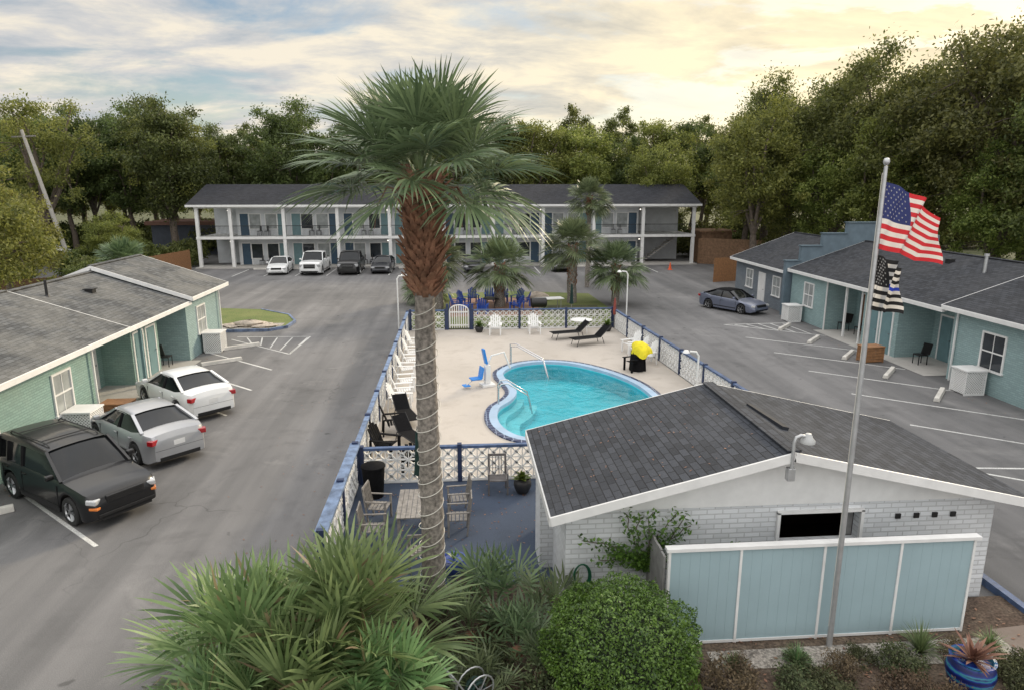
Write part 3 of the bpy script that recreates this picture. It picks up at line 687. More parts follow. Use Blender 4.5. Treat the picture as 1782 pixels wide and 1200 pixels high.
# ---------------------------------------------------------------- breeze block fence
def breeze(name,label,p0,p1,h=1.0,z=.03,posts=2.4,capw=.14,capm=None):
    p0=Vector(p0);p1=Vector(p1); L=(p1-p0).length; ang=atan2(p1.y-p0.y,p1.x-p0.x)
    t=thing(name,label,'fence',(p0.x,p0.y,z),ang,'white breeze block fences round the pool')
    rows=3; bs=(h-.08)/rows; nx=max(1,int(L/bs)); bx=L/nx
    m=MB()
    for i in range(nx):
        for j in range(rows):
            cx=(i+.5)*bx; cz=.04+(j+.5)*bs; hx,hz=bx/2,bs/2
            m.box(cx-hx,cx+hx,-.045,.045,cz-hz,cz-hz+.022); m.box(cx-hx,cx-hx+.022,-.043,.043,cz-hz,cz+hz)
            for (sx,sz) in ((1,1),(-1,1)):
                m.beam((cx-hx*sx*.95,.002*sx,cz-hz*sz*.95),(cx+hx*sx*.95,.002*sx,cz+hz*sz*.95),.08,.032)
            m.obox((cx,0,cz),(.09,.084,.09),0,0,radians(45))
    m.box(0,L,-.05,.05,0,.04)
    m.obj('breeze_block_panel',t,[WHITE])
    m=MB(); m.box(-.05,L+.05,-capw/2,capw/2,h-.04,h+.03); m.obj('cap_rail',t,[capm or BLUE])
    k=max(1,round(L/posts))
    for i in range(k+1):
        m=MB(); x=L*i/k; m.box(x-.06,x+.06,-.08,.08,0,h+.08); m.obj('post',t,[NAVY])
    return t
breeze('pool_fence','white breeze block fence with blue cap along the drive',(-2.85,17.9),(-2.85,37.95),1.05,capm=BLUEW)
breeze('pool_fence','white breeze block fence with weathered blue top beside patio',(-2.85,12.9),(-2.85,17.75),1.15,.03,2.4,.26,BLUEW)
breeze('pool_fence','white breeze block fence with navy posts between patio and pool deck',(-2.7,17.8),(2.6,17.8),1.0)
breeze('pool_fence','white breeze block fence with navy posts behind the pool deck',(-2.7,38.08),(-.75,38.08),1.1)
breeze('pool_fence','white breeze block fence with navy posts behind the pool deck',(.75,38.08),(8.7,38.08),1.1)
breeze('pool_fence','white breeze block fence with blue cap beside parking stalls',(8.82,37.9),(9.9,20.5),1.05)
breeze('pool_fence','white breeze block fence with blue cap beside parking stalls',(9.92,20.4),(10.2,15.4),1.05)
gt=thing('garden_gate','white arched picket gate between navy posts','gate',(0,38.08,.03))
for sx in (-.65,.65):
    m=MB(); m.box(sx-.07,sx+.07,-.09,.09,0,1.45); m.obj('post',gt,[NAVY])
m=MB()
for i in range(9):
    x=-.5+i*.125; hh=1.05+.32*sqrt(max(0,1-(x/.56)**2)); m.box(x-.025,x+.025,-.015,.015,.08,hh)
m.box(-.56,.56,.016,.04,.2,.28); m.box(-.56,.56,.016,.04,.95,1.03)
m.path([(-.54,0,.1)]+[(.54*cos(t),0,1.05+.34*sin(t)) for t in np.linspace(pi,0,13)]+[(.54,0,.1)],.03,6)
m.obj('pickets',gt,[WHITE])

# ---------------------------------------------------------------- furniture
def adirondack(mat,lab,loc,rz,group):
    t=thing('garden_chair',lab,'chair',loc,rz,group)
    m=MB()
    for i in range(6): m.obox((-.02+i*.09-.25,0,.36-i*-.012),(.075,.52,.02),0,0,radians(-12))
    m.obj('seat',t,[mat])
    m=MB()
    for i in range(5):
        y=-.21+i*.105; h=.78-.10*abs(i-2)**1.3*.6
        m.beam((-.25,y,.30),(-.25-.32*h/.8,y*1.15,.30+h*.95),.088,.022)
    m.obj('backrest',t,[mat])
    for sy in (-1,1):
        m=MB(); m.box(-.42,.32,sy*.31-.06,sy*.31+.06,.56,.585); m.obj('armrest',t,[mat])
        m=MB(); m.box(.2,.28,sy*.29-.03,sy*.29+.03,0,.56); m.obj('leg',t,[mat])
        m=MB(); m.beam((-.42,sy*.27,.56),(-.46,sy*.27,0),.04,.08); m.obj('leg',t,[mat])
    return t
ad=adirondack(WHITEP,'white plastic adirondack chair on the pool deck',(1.95,36.6,.03),radians(-95),'white chairs on the pool deck')
clone(ad,(4.1,36.7,.03),radians(-88))
for i,(x,y) in enumerate([(-2.1,31.4),(-2.1,29.9),(-2.15,28.4),(-2.1,26.6),(-2.1,25.3),(-2.1,24.0),(-2.1,33.2)]): clone(ad,(x,y,.03),radians(U(-12,12)))
for (x,y) in ((8.3,31.0),(8.25,32.1),(8.4,29.9)): clone(ad,(x,y,.03),radians(190+U(-10,10)))
bl=adirondack(BLUEP,'bright blue adirondack chair in the paved garden seating area',(-.1,44,.11),radians(-10),'blue chairs in the garden')
for x,y,a in ((.4,45.2,-40),(1.0,46.2,-80),(3.0,46.3,-100),(3.9,45.7,-130),(4.2,44.6,180),(.5,42.8,20),(3.6,43.2,150),(2.1,46.8,-90),(1.5,42.6,80)): clone(bl,(x,y,.11),radians(a))
kb=adirondack(MESHB,'black plastic adirondack chair near the deck fence',(-2.1,21.7,.03),radians(10),'black chairs on the pool deck')
clone(kb,(-2.2,19.7,.03),radians(-20)); clone(kb,(-1.3,18.6,.03),radians(80))
def lounge(lab,loc,rz,back=35,g_='black lounge chairs on the pool deck'):
    t=thing('lounge_chair',lab,'lounge chair',loc,rz,g_)
    m=MB(); b=radians(back); m.beam((-.4,0,.36),(1.1,0,.36),.56,.025); m.obj('seat',t,[MESHB])
    m=MB(); m.beam((-.4,0,.36),(-.4-.75*cos(b),0,.36+.75*sin(b)),.56,.025); m.obj('backrest',t,[MESHB])
    m=MB()
    for sy in (-.3,.3):
        m.path([(1.12,sy,.36),(-.4,sy,.36),(-.4-.8*cos(b),sy,.36+.8*sin(b))],.02,6)
    m.obj('frame',t,[BLACK])
    for x in (.85,-.5):
        for sy in (-.3,.3):
            m=MB(); m.path([(x,sy,.36),(x+.12*(1 if x>0 else -1),sy,0)],.018,6); m.obj('leg',t,[BLACK])
    return t
lg=lounge('black sling lounge chair on the pool deck',(5.9,35.4,.03),radians(195),42)
clone(lg,(6.7,34.0,.03),radians(200)); clone(lg,(-1.9,22.9,.03),radians(-70),.85); clone(lg,(-1.6,20.7,.03),radians(-60),.85)
def roundtable(loc,mat,r,lab,h=.72):
    t=thing('round_table',lab,'table',loc)
    m=MB(); m.lathe([(0,h),(r,h),(r,h-.03),(0,h-.03)],24); m.obj('table_top',t,[mat],smooth=40)
    for k in range(4):
        a=k*pi/2+.6; m=MB(); m.cyl((r*.75*cos(a),r*.75*sin(a),0),(r*.6*cos(a),r*.6*sin(a),h-.03),.02,n=6); m.obj('leg',t,[mat])
    return t
roundtable((6.7,36.8,.03),WHITE,.6,'round white metal table on the pool deck'); roundtable((2.1,44.6,.11),BLACK,.55,'round dark table amid blue chairs',.6)
def potplant(loc,r,h,mat,leaf,lab,n=60,ln=.5,w=.05,spread=1.0):
    t=thing('potted_plant',lab,'potted plant',loc)
    m=MB(); m.lathe([(0,0),(r*.6,0),(r*.86,h*.3),(r,h*.6),(r*.92,h*.82),(r*.78,h*.92),(r*.92,h),(r*.8,h),(r*.7,h*.9),(0,h*.9)],28); m.obj('pot',t,[mat],smooth=50)
    m=MB()
    for i in range(n):
        a=U(0,2*pi);e=U(.35,1.4)*spread; L=ln*U(.6,1.1); p=Vector((0,0,h*.9)); d=Vector((cos(a)*cos(e),sin(a)*cos(e),sin(e))); s=Vector((-sin(a),cos(a),0))*w
        q=[p+d*L*k/3-Vector((0,0,.25*L*(k/3)**2)) for k in range(4)]
        m.add([q[0]-s*.3,q[0]+s*.3,q[1]+s,q[1]-s,q[2]+s*.8,q[2]-s*.8,q[3]],[(0,1,2,3),(3,2,4,5),(5,4,6)])
    m.obj('foliage',t,[leaf]); return t
blk=plain('black_pot',(.02,.02,.022),.5,.2,5)
potplant((-1.6,37.2,.03),.28,.4,blk,BUSHM,'dark pot with green plant beside the fence'); potplant((1.1,37.3,.03),.24,.35,blk,BUSHM,'dark pot with green plant beside the gate',40)
potplant((8.2,37.0,.03),.26,.38,blk,BUSHM,'black pot with green plant at the deck corner'); potplant((1.6,16.9,.03),.24,.4,blk,BUSHM,'black pot with leafy plant near pool house',40,.4)
mred,ntr,br_=newmat('banded_glaze'); s_=N(ntr,'ShaderNodeSeparateXYZ'); ntr.links.new(coords(ntr),s_.inputs[0])
wv=math_(ntr,'SINE',math_(ntr,'MULTIPLY',s_.outputs[2],45.0)); ntr.links.new(ramp(ntr,math_(ntr,'ADD',math_(ntr,'MULTIPLY',wv,.3),math_(ntr,'MULTIPLY',noise(ntr,coords(ntr),4,4),.9)),[(.2,(.008,.012,.08)),(.5,(.012,.03,.22)),(.72,(.04,.22,.28)),(.9,(.02,.015,.12))]),br_.inputs['Base Color']); br_.inputs['Roughness'].default_value=.3; br_.inputs['Specular IOR Level'].default_value=.35
potplant((8.05,8.95,.06),.36,.62,mred,COPPER,'glazed blue banded pot with copper coloured bromeliad',45,.62,.03,1.0)
potplant((-.2,13.15,.02),.28,.36,TERRA,BUSHM,'blue and white glazed pot with small plant on the patio',15,.3,.02)
def patiochair(loc,rz,mat,lab,sc=.92):
    t=thing('patio_chair',lab,'chair',loc,rz,'wooden chairs on the patio',sc)
    m=MB()
    for i in range(5): m.box(-.24+i*.1,-.16+i*.1,-.25,.25,.42,.445)
    m.obj('seat',t,[mat])
    m=MB()
    for i in range(6): m.beam((-.26,-.22+i*.088,.46),(-.36,-.22+i*.088,.98),.05,.018)
    m.beam((-.365,-.27,1.0),(-.365,.27,1.0),.03,.07); m.obj('backrest',t,[mat])
    for sy in (-1,1):
        m=MB(); m.box(-.3,.27,sy*.27-.025,sy*.27+.025,.64,.665); m.obj('armrest',t,[mat])
        m=MB(); m.box(.2,.25,sy*.27-.022,sy*.27+.022,0,.64); m.obj('leg',t,[mat])
        m=MB(); m.beam((-.36,sy*.25,1.0),(-.24,sy*.25,0),.04,.045); m.obj('leg',t,[mat])
    return t
pc=patiochair((-2.0,14.5,.02),radians(0),WOODG,'weathered slatted wooden armchair on the blue patio')
clone(pc,(-2.0,15.6,.02),radians(-10)); clone(pc,(-.12,14.9,.02),radians(180)); clone(pc,(-.9,13.4,.02),radians(90)); clone(pc,(-.12,15.9,.02),radians(185))
patiochair((.95,17.0,.02),radians(-90),plain('grey_chair_wood',(.14,.13,.13),.7,.2,6),'dark grey slatted armchair against the block fence')
pt=thing('patio_table','weathered slatted wooden table on the blue patio','table',(-1.05,15.0,.02))
m=MB()
for i in range(8): m.box(-.45+i*.115,-.345+i*.115,-.75,.75,.71,.735)
m.obj('table_top',pt,[WOODG])
for sx in (-.38,.38):
    for sy in (-.65,.65): m=MB(); m.box(sx-.035,sx+.035,sy-.035,sy+.035,0,.71); m.obj('leg',pt,[WOODG])
um=thing('closed_umbrella','closed dark green patio umbrella through the wooden table','umbrella',(-1.05,15.9,.02))
m=MB(); m.cyl((0,0,0),(0,0,2.3),.022,n=8); m.obj('pole',um,[WOODG])
m=MB()
pf=[(.02,2.25),(.06,2.1),(.08,1.7),(.10,1.3),(.13,1.05)]
vs=[];k=16
for r_,z_ in pf:
    for j in range(k): a=2*pi*j/k; q=r_*(1 if j%2 else .6); vs.append((q*cos(a),q*sin(a),z_))
m.add(vs,[(i*k+j,i*k+(j+1)%k,(i+1)*k+(j+1)%k,(i+1)*k+j) for i in range(len(pf)-1) for j in range(k)]); m.obj('canopy',um,[GREENF])
um2=clone(um,(6.6,39.6,.1)); um2['label']='closed pale striped garden umbrella beside the fence'
trash=thing('trash_bin','round dark plastic bin on the patio','bin',(-2.3,17.0,.02)); m=MB(); m.lathe([(0,0),(.24,0),(.3,.8),(.32,.82),(.32,.86),(.1,.95),(0,.96)],18); m.obj('bin_body',trash,[MESHB],smooth=40)
pl=thing('pool_lift','white and blue swimming pool access lift with a seat','pool lift',(1.1,26.9,.03),radians(20),None,.92)
m=MB(); m.box(-.3,.3,-.25,.25,0,.12); m.box(-.12,.12,-.12,.12,.12,.95); m.obj('base',pl,[WHITEP],bev=.02)
m=MB(); m.path([(0,0,.9),(.2,0,1.35),(.8,0,1.45),(1.1,0,.7)],.04,8); m.obj('lift_arm',pl,[WHITEP],smooth=50)
m=MB(); m.obox((-.12,0,1.35),(.1,.26,.7),0,0,radians(-12)); m.obj('cover',pl,[CYANP],bev=.03)
m=MB(); m.box(-.8,-.35,-.25,.2,.38,.44); m.obox((-.3,-.02,.66),(.06,.45,.5),0,0,radians(10)); m.box(-1.15,-.85,-.2,.15,.12,.17); m.obj('seat',pl,[CYANP],bev=.02)
m=MB(); m.path([(-.1,0,.3),(-.7,0,.35),(-1.0,0,.14)],.03,6); m.obj('support',pl,[STEEL])
def rail(pts,lab,name='pool_handrail'):
    m=MB()
    for off in (0,.5):
        m.path([(p[0],p[1]+off,p[2]) for p in pts],.028,8)
    return tag(m.obj(name,None,[STEEL],smooth=50),lab,'handrail')
def arc(cx,y,x1,h): return [(cx,y,.08),(cx,y,h*.8),(cx+.1,y,h),(cx+.35,y,h+.02),(x1,y,h*.45),(x1+.15,y,-.3)]
rail(arc(1.4,24.3,2.5,.85),'stainless steel pool handrails at the entry steps')
rail([(2.3,30.0,.08),(2.3,30.0,.9),(2.55,29.6,1.0),(3.6,28.5,.6),(3.8,28.3,-.2)],'stainless steel grab rail curving into the pool')
YX,YY=7.55,28.7
yt=adirondack(MESHB,'black chair with yellow cover draped over its back',(YX,YY,.03),radians(200),None)
m=MB(); vs=[];GA,GB=8,24
for i in range(GA+1):
    for j in range(GB): a=2*pi*j/GB; f=i/GA; rr=(.30+.07*f)*(1+.06*sin(6*a)); vs.append((-.25+rr*cos(a),rr*sin(a)*.95,.85*(1-f)+.02))
m.add(vs,[(i*GB+j,(i+1)*GB+j,(i+1)*GB+(j+1)%GB,i*GB+(j+1)%GB) for i in range(GA) for j in range(GB)]); m.obj('black_cover',yt,[MESHB],smooth=60)
m=MB(); GA,GB=10,28; vs=[]
for i in range(GA+1):
    for j in range(GB):
        a=2*pi*j/GB; f=i/GA; rr=(.06+.46*sin(f*pi*.5)*(1+.25*cos(a-2.2)))*(1+.12*sin(5*a+2*f)*f); z_=1.28-(.42+.16*cos(a-1.0))*f**1.8+.06*sin(4*a)*f
        vs.append((-.3+rr*cos(a)*.75,rr*sin(a),z_))
m.add(vs,[(i*GB+j,(i+1)*GB+j,(i+1)*GB+(j+1)%GB,i*GB+(j+1)%GB) for i in range(GA) for j in range(GB)]+[tuple(range(GB-1,-1,-1))]); tw=m.obj('yellow_cover',None,[YEL],(YX,YY,.03),60); tw.rotation_euler=(0,0,radians(200)); tag(tw,'bright yellow cover draped over a black chair','cover')
def lamppost(x,y,h,lab,d=1):
    t=thing('yard_lamp',lab,'lamp post',(x,y,0),0,'white yard lamps around the pool')
    m=MB(); m.path([(0,0,0),(0,0,h-.15),(d*.1,0,h),(d*.35,0,h+.03)],.04,10); m.obj('pole',t,[WHITE],smooth=50)
    m=MB(); m.lathe([(0,.1),(.08,.08),(.14,-.02),(0,-.05)],12,0,(d*.5,0,h)); m.obj('lamp_head',t,[WHITE],smooth=50); return t
lamppost(-3.4,38.6,3.0,'white gooseneck lamp post beside the pool fence',1); lamppost(9.9,39.6,3.0,'white gooseneck lamp post beside the pool fence',-1)
sh_=lamppost(9.2,25.2,1.7,'white outdoor shower post beside the fence',-1)
ft=thing('folding_table','white folding table on the garden lawn','table',(5.8,43.6,.1),.2); m=MB(); m.box(-.9,.9,-.4,.4,.7,.75); m.obj('table_top',ft,[WHITEP])
for sx in (-.7,.7):
    m=MB(); m.path([(sx,-.33,0),(sx,-.33,.7)],.02,6); m.path([(sx,.33,0),(sx,.33,.7)],.02,6); m.obj('leg',ft,[GREYW])
gr=thing('grill','black barrel grill on the garden lawn','grill',(4.9,41.6,.1)); m=MB(); m.path([(-.5,0,.8),(-.45,0,.8),(.45,0,.8),(.5,0,.8)],[.2,.3,.3,.2],14); m.obj('barrel',gr,[BLACK],smooth=50)
m=MB(); 
for sx in (-.35,.35):
    for sy in (-.2,.2): m.cyl((sx,sy,0),(sx,sy,.65),.02,n=6)
m.obj('legs',gr,[BLACK])
cn=thing('traffic_cone','orange traffic cone on asphalt near the motel','cone',(20.2,64.5,0)); m=MB(); m.box(-.2,.2,-.2,.2,0,.03); m.lathe([(.15,.03),(.03,.7),(0,.7)],14); m.obj('cone_body',cn,[CONE])
ru=thing('closed_umbrella','closed red umbrella by the pool fence corner','umbrella',(8.75,37.7,.03)); m=MB(); m.lathe([(.02,1.75),(.06,1.6),(.10,1.0),(.08,.8)],10); m.obj('canopy',ru,[plain('red_fabric',(.25,.06,.045),.8,.3,6)]); m=MB(); m.cyl((0,0,0),(0,0,1.8),.02,n=6); m.obj('pole',ru,[WOODG])
up_=thing('utility_pole','pale leaning wooden utility pole beyond the verge','utility pole',(-35.2,66.2,0)); m=MB(); m.path([(0,0,0),(-1.3,0,6),(-2.7,0,12.6)],[.2,.17,.13],10); m.obj('pole',up_,[plain('pale_pole_wood',(.42,.40,.37),.8,.15,3)],smooth=50)
m=MB(); m.beam((-3.6,0,12.0),(-1.6,0,12.1),.12,.12); m.obj('crossarm',up_,[WOODG])
def plankfence(name,lab,p0,p1,h,mat):
    p0=Vector(p0);p1=Vector(p1);L=(p1-p0).length; t=thing(name,lab,'fence',(p0.x,p0.y,0),atan2(p1.y-p0.y,p1.x-p0.x))
    m=MB(); k=int(L/.15)
    for i in range(k): m.box(i*L/k,i*L/k+L/k-.008,-.012,.012,0,h+U(-.02,.02))
    m.obj('boards',t,[mat]); m=MB()
    for z in (.3,h-.3): m.box(0,L,.013,.05,z,z+.09)
    m.obj('rail',t,[mat])
plankfence('wooden_fence','brown wooden plank fence near the motel end',(-27.5,56.0),(-25.4,68.0),1.9,WOODO)
plankfence('wooden_fence','brown wooden plank fence across the verge',(-36,50),(-27.5,56),1.2,WOOD)
plankfence('wooden_fence','light brown wooden fence beside the parking lot',(21.2,55.8),(25.2,57.0),2.0,WOODO)
plankfence('wooden_fence','tall brown wooden fence beside the motel end',(24.6,69.5),(30,66),2.6,WOOD)
plankfence('wooden_fence','brown wooden fence along cottage side',(25.2,57.0),(27.5,66),2.0,WOOD)
shd=thing('wooden_shed','brown wooden deck shed behind the fence','shed',(26.5,71,0)); m=MB(); m.box(-1.6,1.6,-1.5,1.5,0,3.2); m.obj('wall',shd,[WOOD]); m=MB(); m.box(-1.9,1.9,-1.8,1.8,3.2,3.35); m.obj('roof',shd,[WOOD])
bk=thing('house','pale house with a grey roof behind the motel','building',(10,96,0)); m=MB(); m.box(-7,7,-4,4,0,8.6); m.obj('wall',bk,[plain('tan_siding',(.4,.33,.25),.8,.1,2)]); m=MB(); m.add([(-7.5,-4.5,8.6),(7.5,-4.5,8.6),(7.5,0,10.5),(-7.5,0,10.5),(7.5,4.5,8.6),(-7.5,4.5,8.6)],[(0,1,2,3),(3,2,4,5),(0,3,5),(1,4,2)]); m.obj('roof',bk,[SH_X])
bs=thing('roadside_building','low dark building with rust coloured roof beyond the fence','building',(-31,86,0)); m=MB(); m.box(-4,4,-3,3,0,3.4); m.obj('wall',bs,[plain('dark_siding',(.05,.06,.08),.7,.2,2)]); m=MB(); m.box(-4.5,4.5,-3.5,3.5,3.4,3.8); m.obj('roof',bs,[plain('rust_roof',(.14,.07,.05),.7,.2,2)])

# ---------------------------------------------------------------- flagpole & flags
fp=thing('flagpole','tall tapered silver flagpole with ball finial','flagpole',(6.42,10.2,.06))
m=MB(); m.path([(0,0,0),(0,0,3),(0,0,6),(0,0,8.2)],[.05,.045,.038,.028],12); m.obj('pole',fp,[GALV],smooth=50)
m=MB(); m.lathe([(0.0,.06),(.035,.05),(.05,0),(.035,-.04),(0,-.06)],12,0,(0,0,8.26)); m.obj('finial',fp,[GALV],smooth=60)
m=MB(); m.cyl((-.05,0,.4),(-.045,0,8.1),.005,n=4); m.obj('rope',fp,[ROPE])
def flag(name,label,zt,hh,fly,drop,dropb,cols,canton,stars,ncol=34):
    o0=Vector((6.46,10.2,0))
    def P(u,v):
        x=u*fly; rip=.13*sin(u*9+v*2.2)*u**.5+.05*sin(u*19+v*5)
        zt_=zt-drop*u**1.4; zb_=zt-hh-dropb*u**1.2
        z=zt_+(zb_-zt_)*v
        return o0+Vector((x-.03*v+.03*sin(u*14+v*6)*u,rip-.12*u,z+.035*sin(u*12+v*3)*u))
    rows=26; m=MB(); vs=[P(i/ncol,j/rows) for i in range(ncol+1) for j in range(rows+1)]
    m.v.extend([tuple(p) for p in vs])
    for i in range(ncol):
        for j in range(rows):
            u=(i+.5)/ncol;v=(j+.5)/rows; s=int(v*13)
            mi=cols(s) if not (u<.4 and v<7/13) else canton
            m.f.append((i*(rows+1)+j,(i+1)*(rows+1)+j,(i+1)*(rows+1)+j+1,i*(rows+1)+j+1)); m.m.append(mi)
    for r_ in range(9):
        for c_ in range(6 if r_%2==0 else 5):
            u=(.4/12)*(1+2*c_+(r_%2)); v=(7/13/10)*(r_+1)
            e=.004; pu=(P(u+e,v)-P(u-e,v)).normalized(); pv=(P(u,v-e)-P(u,v+e)).normalized(); nn=pu.cross(pv).normalized()
            for sg_ in (1,-1):
                c=P(u,v)+nn*.004*sg_; pts=[]
                for k in range(10):
                    rr=.020 if k%2==0 else .008; a=pi/2+k*pi/5; pts.append(c+pu*rr*cos(a)*.7+pv*rr*sin(a))
                b0=len(m.v); m.v.extend([tuple(p) for p in pts]+[tuple(c)])
                for k in range(10): m.f.append((b0+k,b0+(k+1)%10,b0+10)); m.m.append(1)
    f=m.obj(name,None,[FR,FW,FB,FK,FBL],smooth=80); tag(f,label,'flag'); return f
def cloth(n_,c):
    m,nt_,b=newmat(n_); nt_.links.new(ramp(nt_,noise(nt_,coords(nt_),60,2),[(.3,tuple(x*.9 for x in c)),(.7,c)]),b.inputs['Base Color']); b.inputs['Roughness'].default_value=.8
    t=N(nt_,'ShaderNodeBsdfTranslucent'); t.inputs[0].default_value=(*c,1); x=N(nt_,'ShaderNodeMixShader'); x.inputs[0].default_value=.4
    nt_.links.new(b.outputs[0],x.inputs[1]); nt_.links.new(t.outputs[0],x.inputs[2]); nt_.links.new(x.outputs[0],nt_.nodes['Material Output'].inputs['Surface']); return m
FR=cloth('flag_red',(.52,.03,.04));FW=cloth('flag_white',(.66,.64,.62));FB=cloth('flag_navy',(.03,.04,.14));FK=cloth('flag_black',(.02,.02,.022));FBL=cloth('flag_blue',(.03,.06,.45))
flag('flag','red white and blue striped flag with stars flying from the flagpole',8.03,1.0,.86,.52,.25,lambda s:0 if s%2==0 else 1,2,True)
flag('flag','black and white striped flag with one blue stripe on the flagpole',6.93,.85,.34,.18,.05,lambda s:4 if s==6 else (3 if s%2==0 else 1),3,True)

# ---------------------------------------------------------------- cars
def interp(T,x):
    for (a,b) in zip(T,T[1:]):
        if x<=b[0]: 
            t=(x-a[0])/(b[0]-a[0]) if b[0]>a[0] else 0; t=max(0,min(1,t)); return a[1]+(b[1]-a[1])*t
    return T[-1][1]
SPEC={
'sedan':dict(L=4.65,W=1.80,wb=2.72,wr=.325,top=[(-2.33,.82),(-2.25,1.02),(-1.7,1.08),(-1.2,.98),(.9,.93),(1.6,.83),(2.1,.70),(2.28,.58),(2.33,.48)],gh=(-1.85,-.95,.15,1.05),roof=1.44,belt=.92),
'suv':dict(L=4.75,W=1.84,wb=2.93,wr=.365,top=[(-2.38,.95),(-2.35,1.06),(-2.0,1.08),(.95,1.08),(1.3,1.05),(1.9,.98),(2.2,.91),(2.33,.80),(2.38,.60)],gh=(-2.33,-2.05,.36,1.12),roof=1.70,belt=1.04),
'pickup':dict(L=5.7,W=2.0,wb=3.6,wr=.40,top=[(-2.85,1.02),(-2.8,1.2),(-.9,1.22),(1.1,1.24),(1.5,1.22),(2.5,1.18),(2.78,1.05),(2.85,.65)],gh=(-.85,-.6,.75,1.35),roof=1.96,belt=1.16)}
def make_car(kind,paint,name,label,cat,loc,head,group=None,roofmat=None,sc=1):
    S=SPEC[kind]; L,W,wb,wr=S['L'],S['W'],S['wb'],S['wr']
    t=thing(name,label,cat,loc,head,group,sc)
    xs=sorted(set([round(x,3) for x in np.arange(-L/2,L/2+.001,L/56)]+[-L/2+.02,L/2-.02]))
    gc=.22 if kind in('suv','pickup') else .17
    wx=(wb/2-.02,-wb/2-.02); ar=wr+.07
    m=MB();rings=[]
    for x in xs:
        q=abs(x)/(L/2); w_=W/2*(1-.20*max(0,(q-.82)/.18)**2*.9-.03*q*q)
        zt=interp(S['top'],x); zb=gc+.10*max(0,(q-.9)/.1)
        for c in wx:
            if abs(x-c)<ar: zb=max(zb,wr+sqrt(ar*ar-(x-c)**2)-.0)
        zb=min(zb,zt-.14); zs=max(zb+.05,gc+.14); zm=max(zs+.03,.55*zt+.1)
        zm=min(zm,zt-.1)
        half=[(0,zb),(w_*.9,zb),(w_*.985,zb+.02),(w_,zs+.02 if zs+.02<zm else zm-.01),(w_*1.0,zm),(w_*.975,zt-.09),(w_*.93,zt-.025),(w_*.75,zt+.0),(w_*.4,zt+.025),(0,zt+.035)]
        rings.append([(x,y,z) for y,z in half]+[(x,-y,z) for y,z in half[-2:0:-1]])
    k=len(rings[0]); vs=[p for r_ in rings for p in r_]
    fs=[(i*k+j,(i+1)*k+j,(i+1)*k+(j+1)%k,i*k+(j+1)%k) for i in range(len(xs)-1) for j in range(k)]
    fs+=[tuple(range(k)),tuple(reversed([(len(xs)-1)*k+j for j in range(k)]))]
    m.add(vs,fs); m.obj('body',t,[paint],smooth=38)
    c0,c1,a1,a0=S['gh']; bz=S['belt']; rz=S['roof']; wbh=W/2*.93; wrh=W/2*(.80 if kind in('suv','pickup') else .70)
    def topz(x): return rz-.035*((x-(a1+c1)/2)/((a1-c1)/2))**2
    def sect(x):
        if x<c1: f=(x-c0)/(c1-c0)
        elif x>a1: f=(a0-x)/(a0-a1)
        else: f=1
        f=max(0,min(1,f)); 
        base=interp(S['top'],x)-.05
        zt=base+(topz(max(c1,min(a1,x)))-base)*f
        wt=wbh+(wrh-wbh)*f
        return base,zt,wt
    X=[c0]+[c0+(c1-c0)*f for f in (.33,.66,.9)]+list(np.linspace(c1,a1,7))+[a1+(a0-a1)*f for f in (.1,.34,.67)]+[a0]
    m=MB();vs=[]
    for x in X:
        b_,zt,wt=sect(x); h=zt-b_
        vs+=[(x,wbh,b_),(x,wt+ (wbh-wt)*.12,b_+h*.86),(x,wt*.93,b_+h*.965),(x,wt*.5,b_+h*1.0+.01),(x,0,b_+h+.018),(x,-wt*.5,b_+h+.01),(x,-wt*.93,b_+h*.965),(x,-wt-(wbh-wt)*.12,b_+h*.86),(x,-wbh,b_)]
    k=9; fs=[(i*k+j,(i+1)*k+j,(i+1)*k+j+1,i*k+j+1) for i in range(len(X)-1) for j in range(k-1)]
    m.add(vs,fs); m.obj('windows',t,[CARGL],smooth=50)
    m=MB();vs=[];X2=np.linspace(c1-.04,a1+.04,9)
    for x in X2:
        zt=topz(x)
        for f,dz in ((1.06,-.11),(1.0,-.03),(.9,.0),(.5,.022),(0,.03),(-.5,.022),(-.9,.0),(-1.0,-.03),(-1.06,-.11)): vs.append((x,wrh*f,zt+dz+.006))
    m.add(vs,[(i*9+j,(i+1)*9+j,(i+1)*9+j+1,i*9+j+1) for i in range(8) for j in range(8)]); m.obj('roof',t,[roofmat or paint],smooth=50)
    def pil(p,q,w_,h_,mt=None):
        m=MB(); m.beam(p,q,w_,h_); m.obj('pillar',t,[mt or roofmat or paint])
    for sy in (1,-1):
        pil((a0,wbh*sy,sect(a0)[0]+.03),(a1,wrh*1.02*sy,topz(a1)-.03),.07,.06)
        pil((c0,wbh*.97*sy,sect(c0)[0]+.03),(c1,wrh*1.02*sy,topz(c1)-.03),.09 if kind=='sedan' else .07,.06)
        xb=(a1+c1)/2+.05; pil((xb,wbh*1.0*sy,interp(S['top'],xb)-.02),(xb,wrh*1.05*sy,rz-.1),.03,.09,BLACK)
        if kind=='suv':
            xd=c1+.55; pil((xd,wbh*1.0*sy,1.06),(xd,wrh*1.05*sy,rz-.1),.03,.12)
            pil((c1+.03,wbh*sy,1.06),(c1+.05,wrh*1.05*sy,rz-.1),.04,.18)
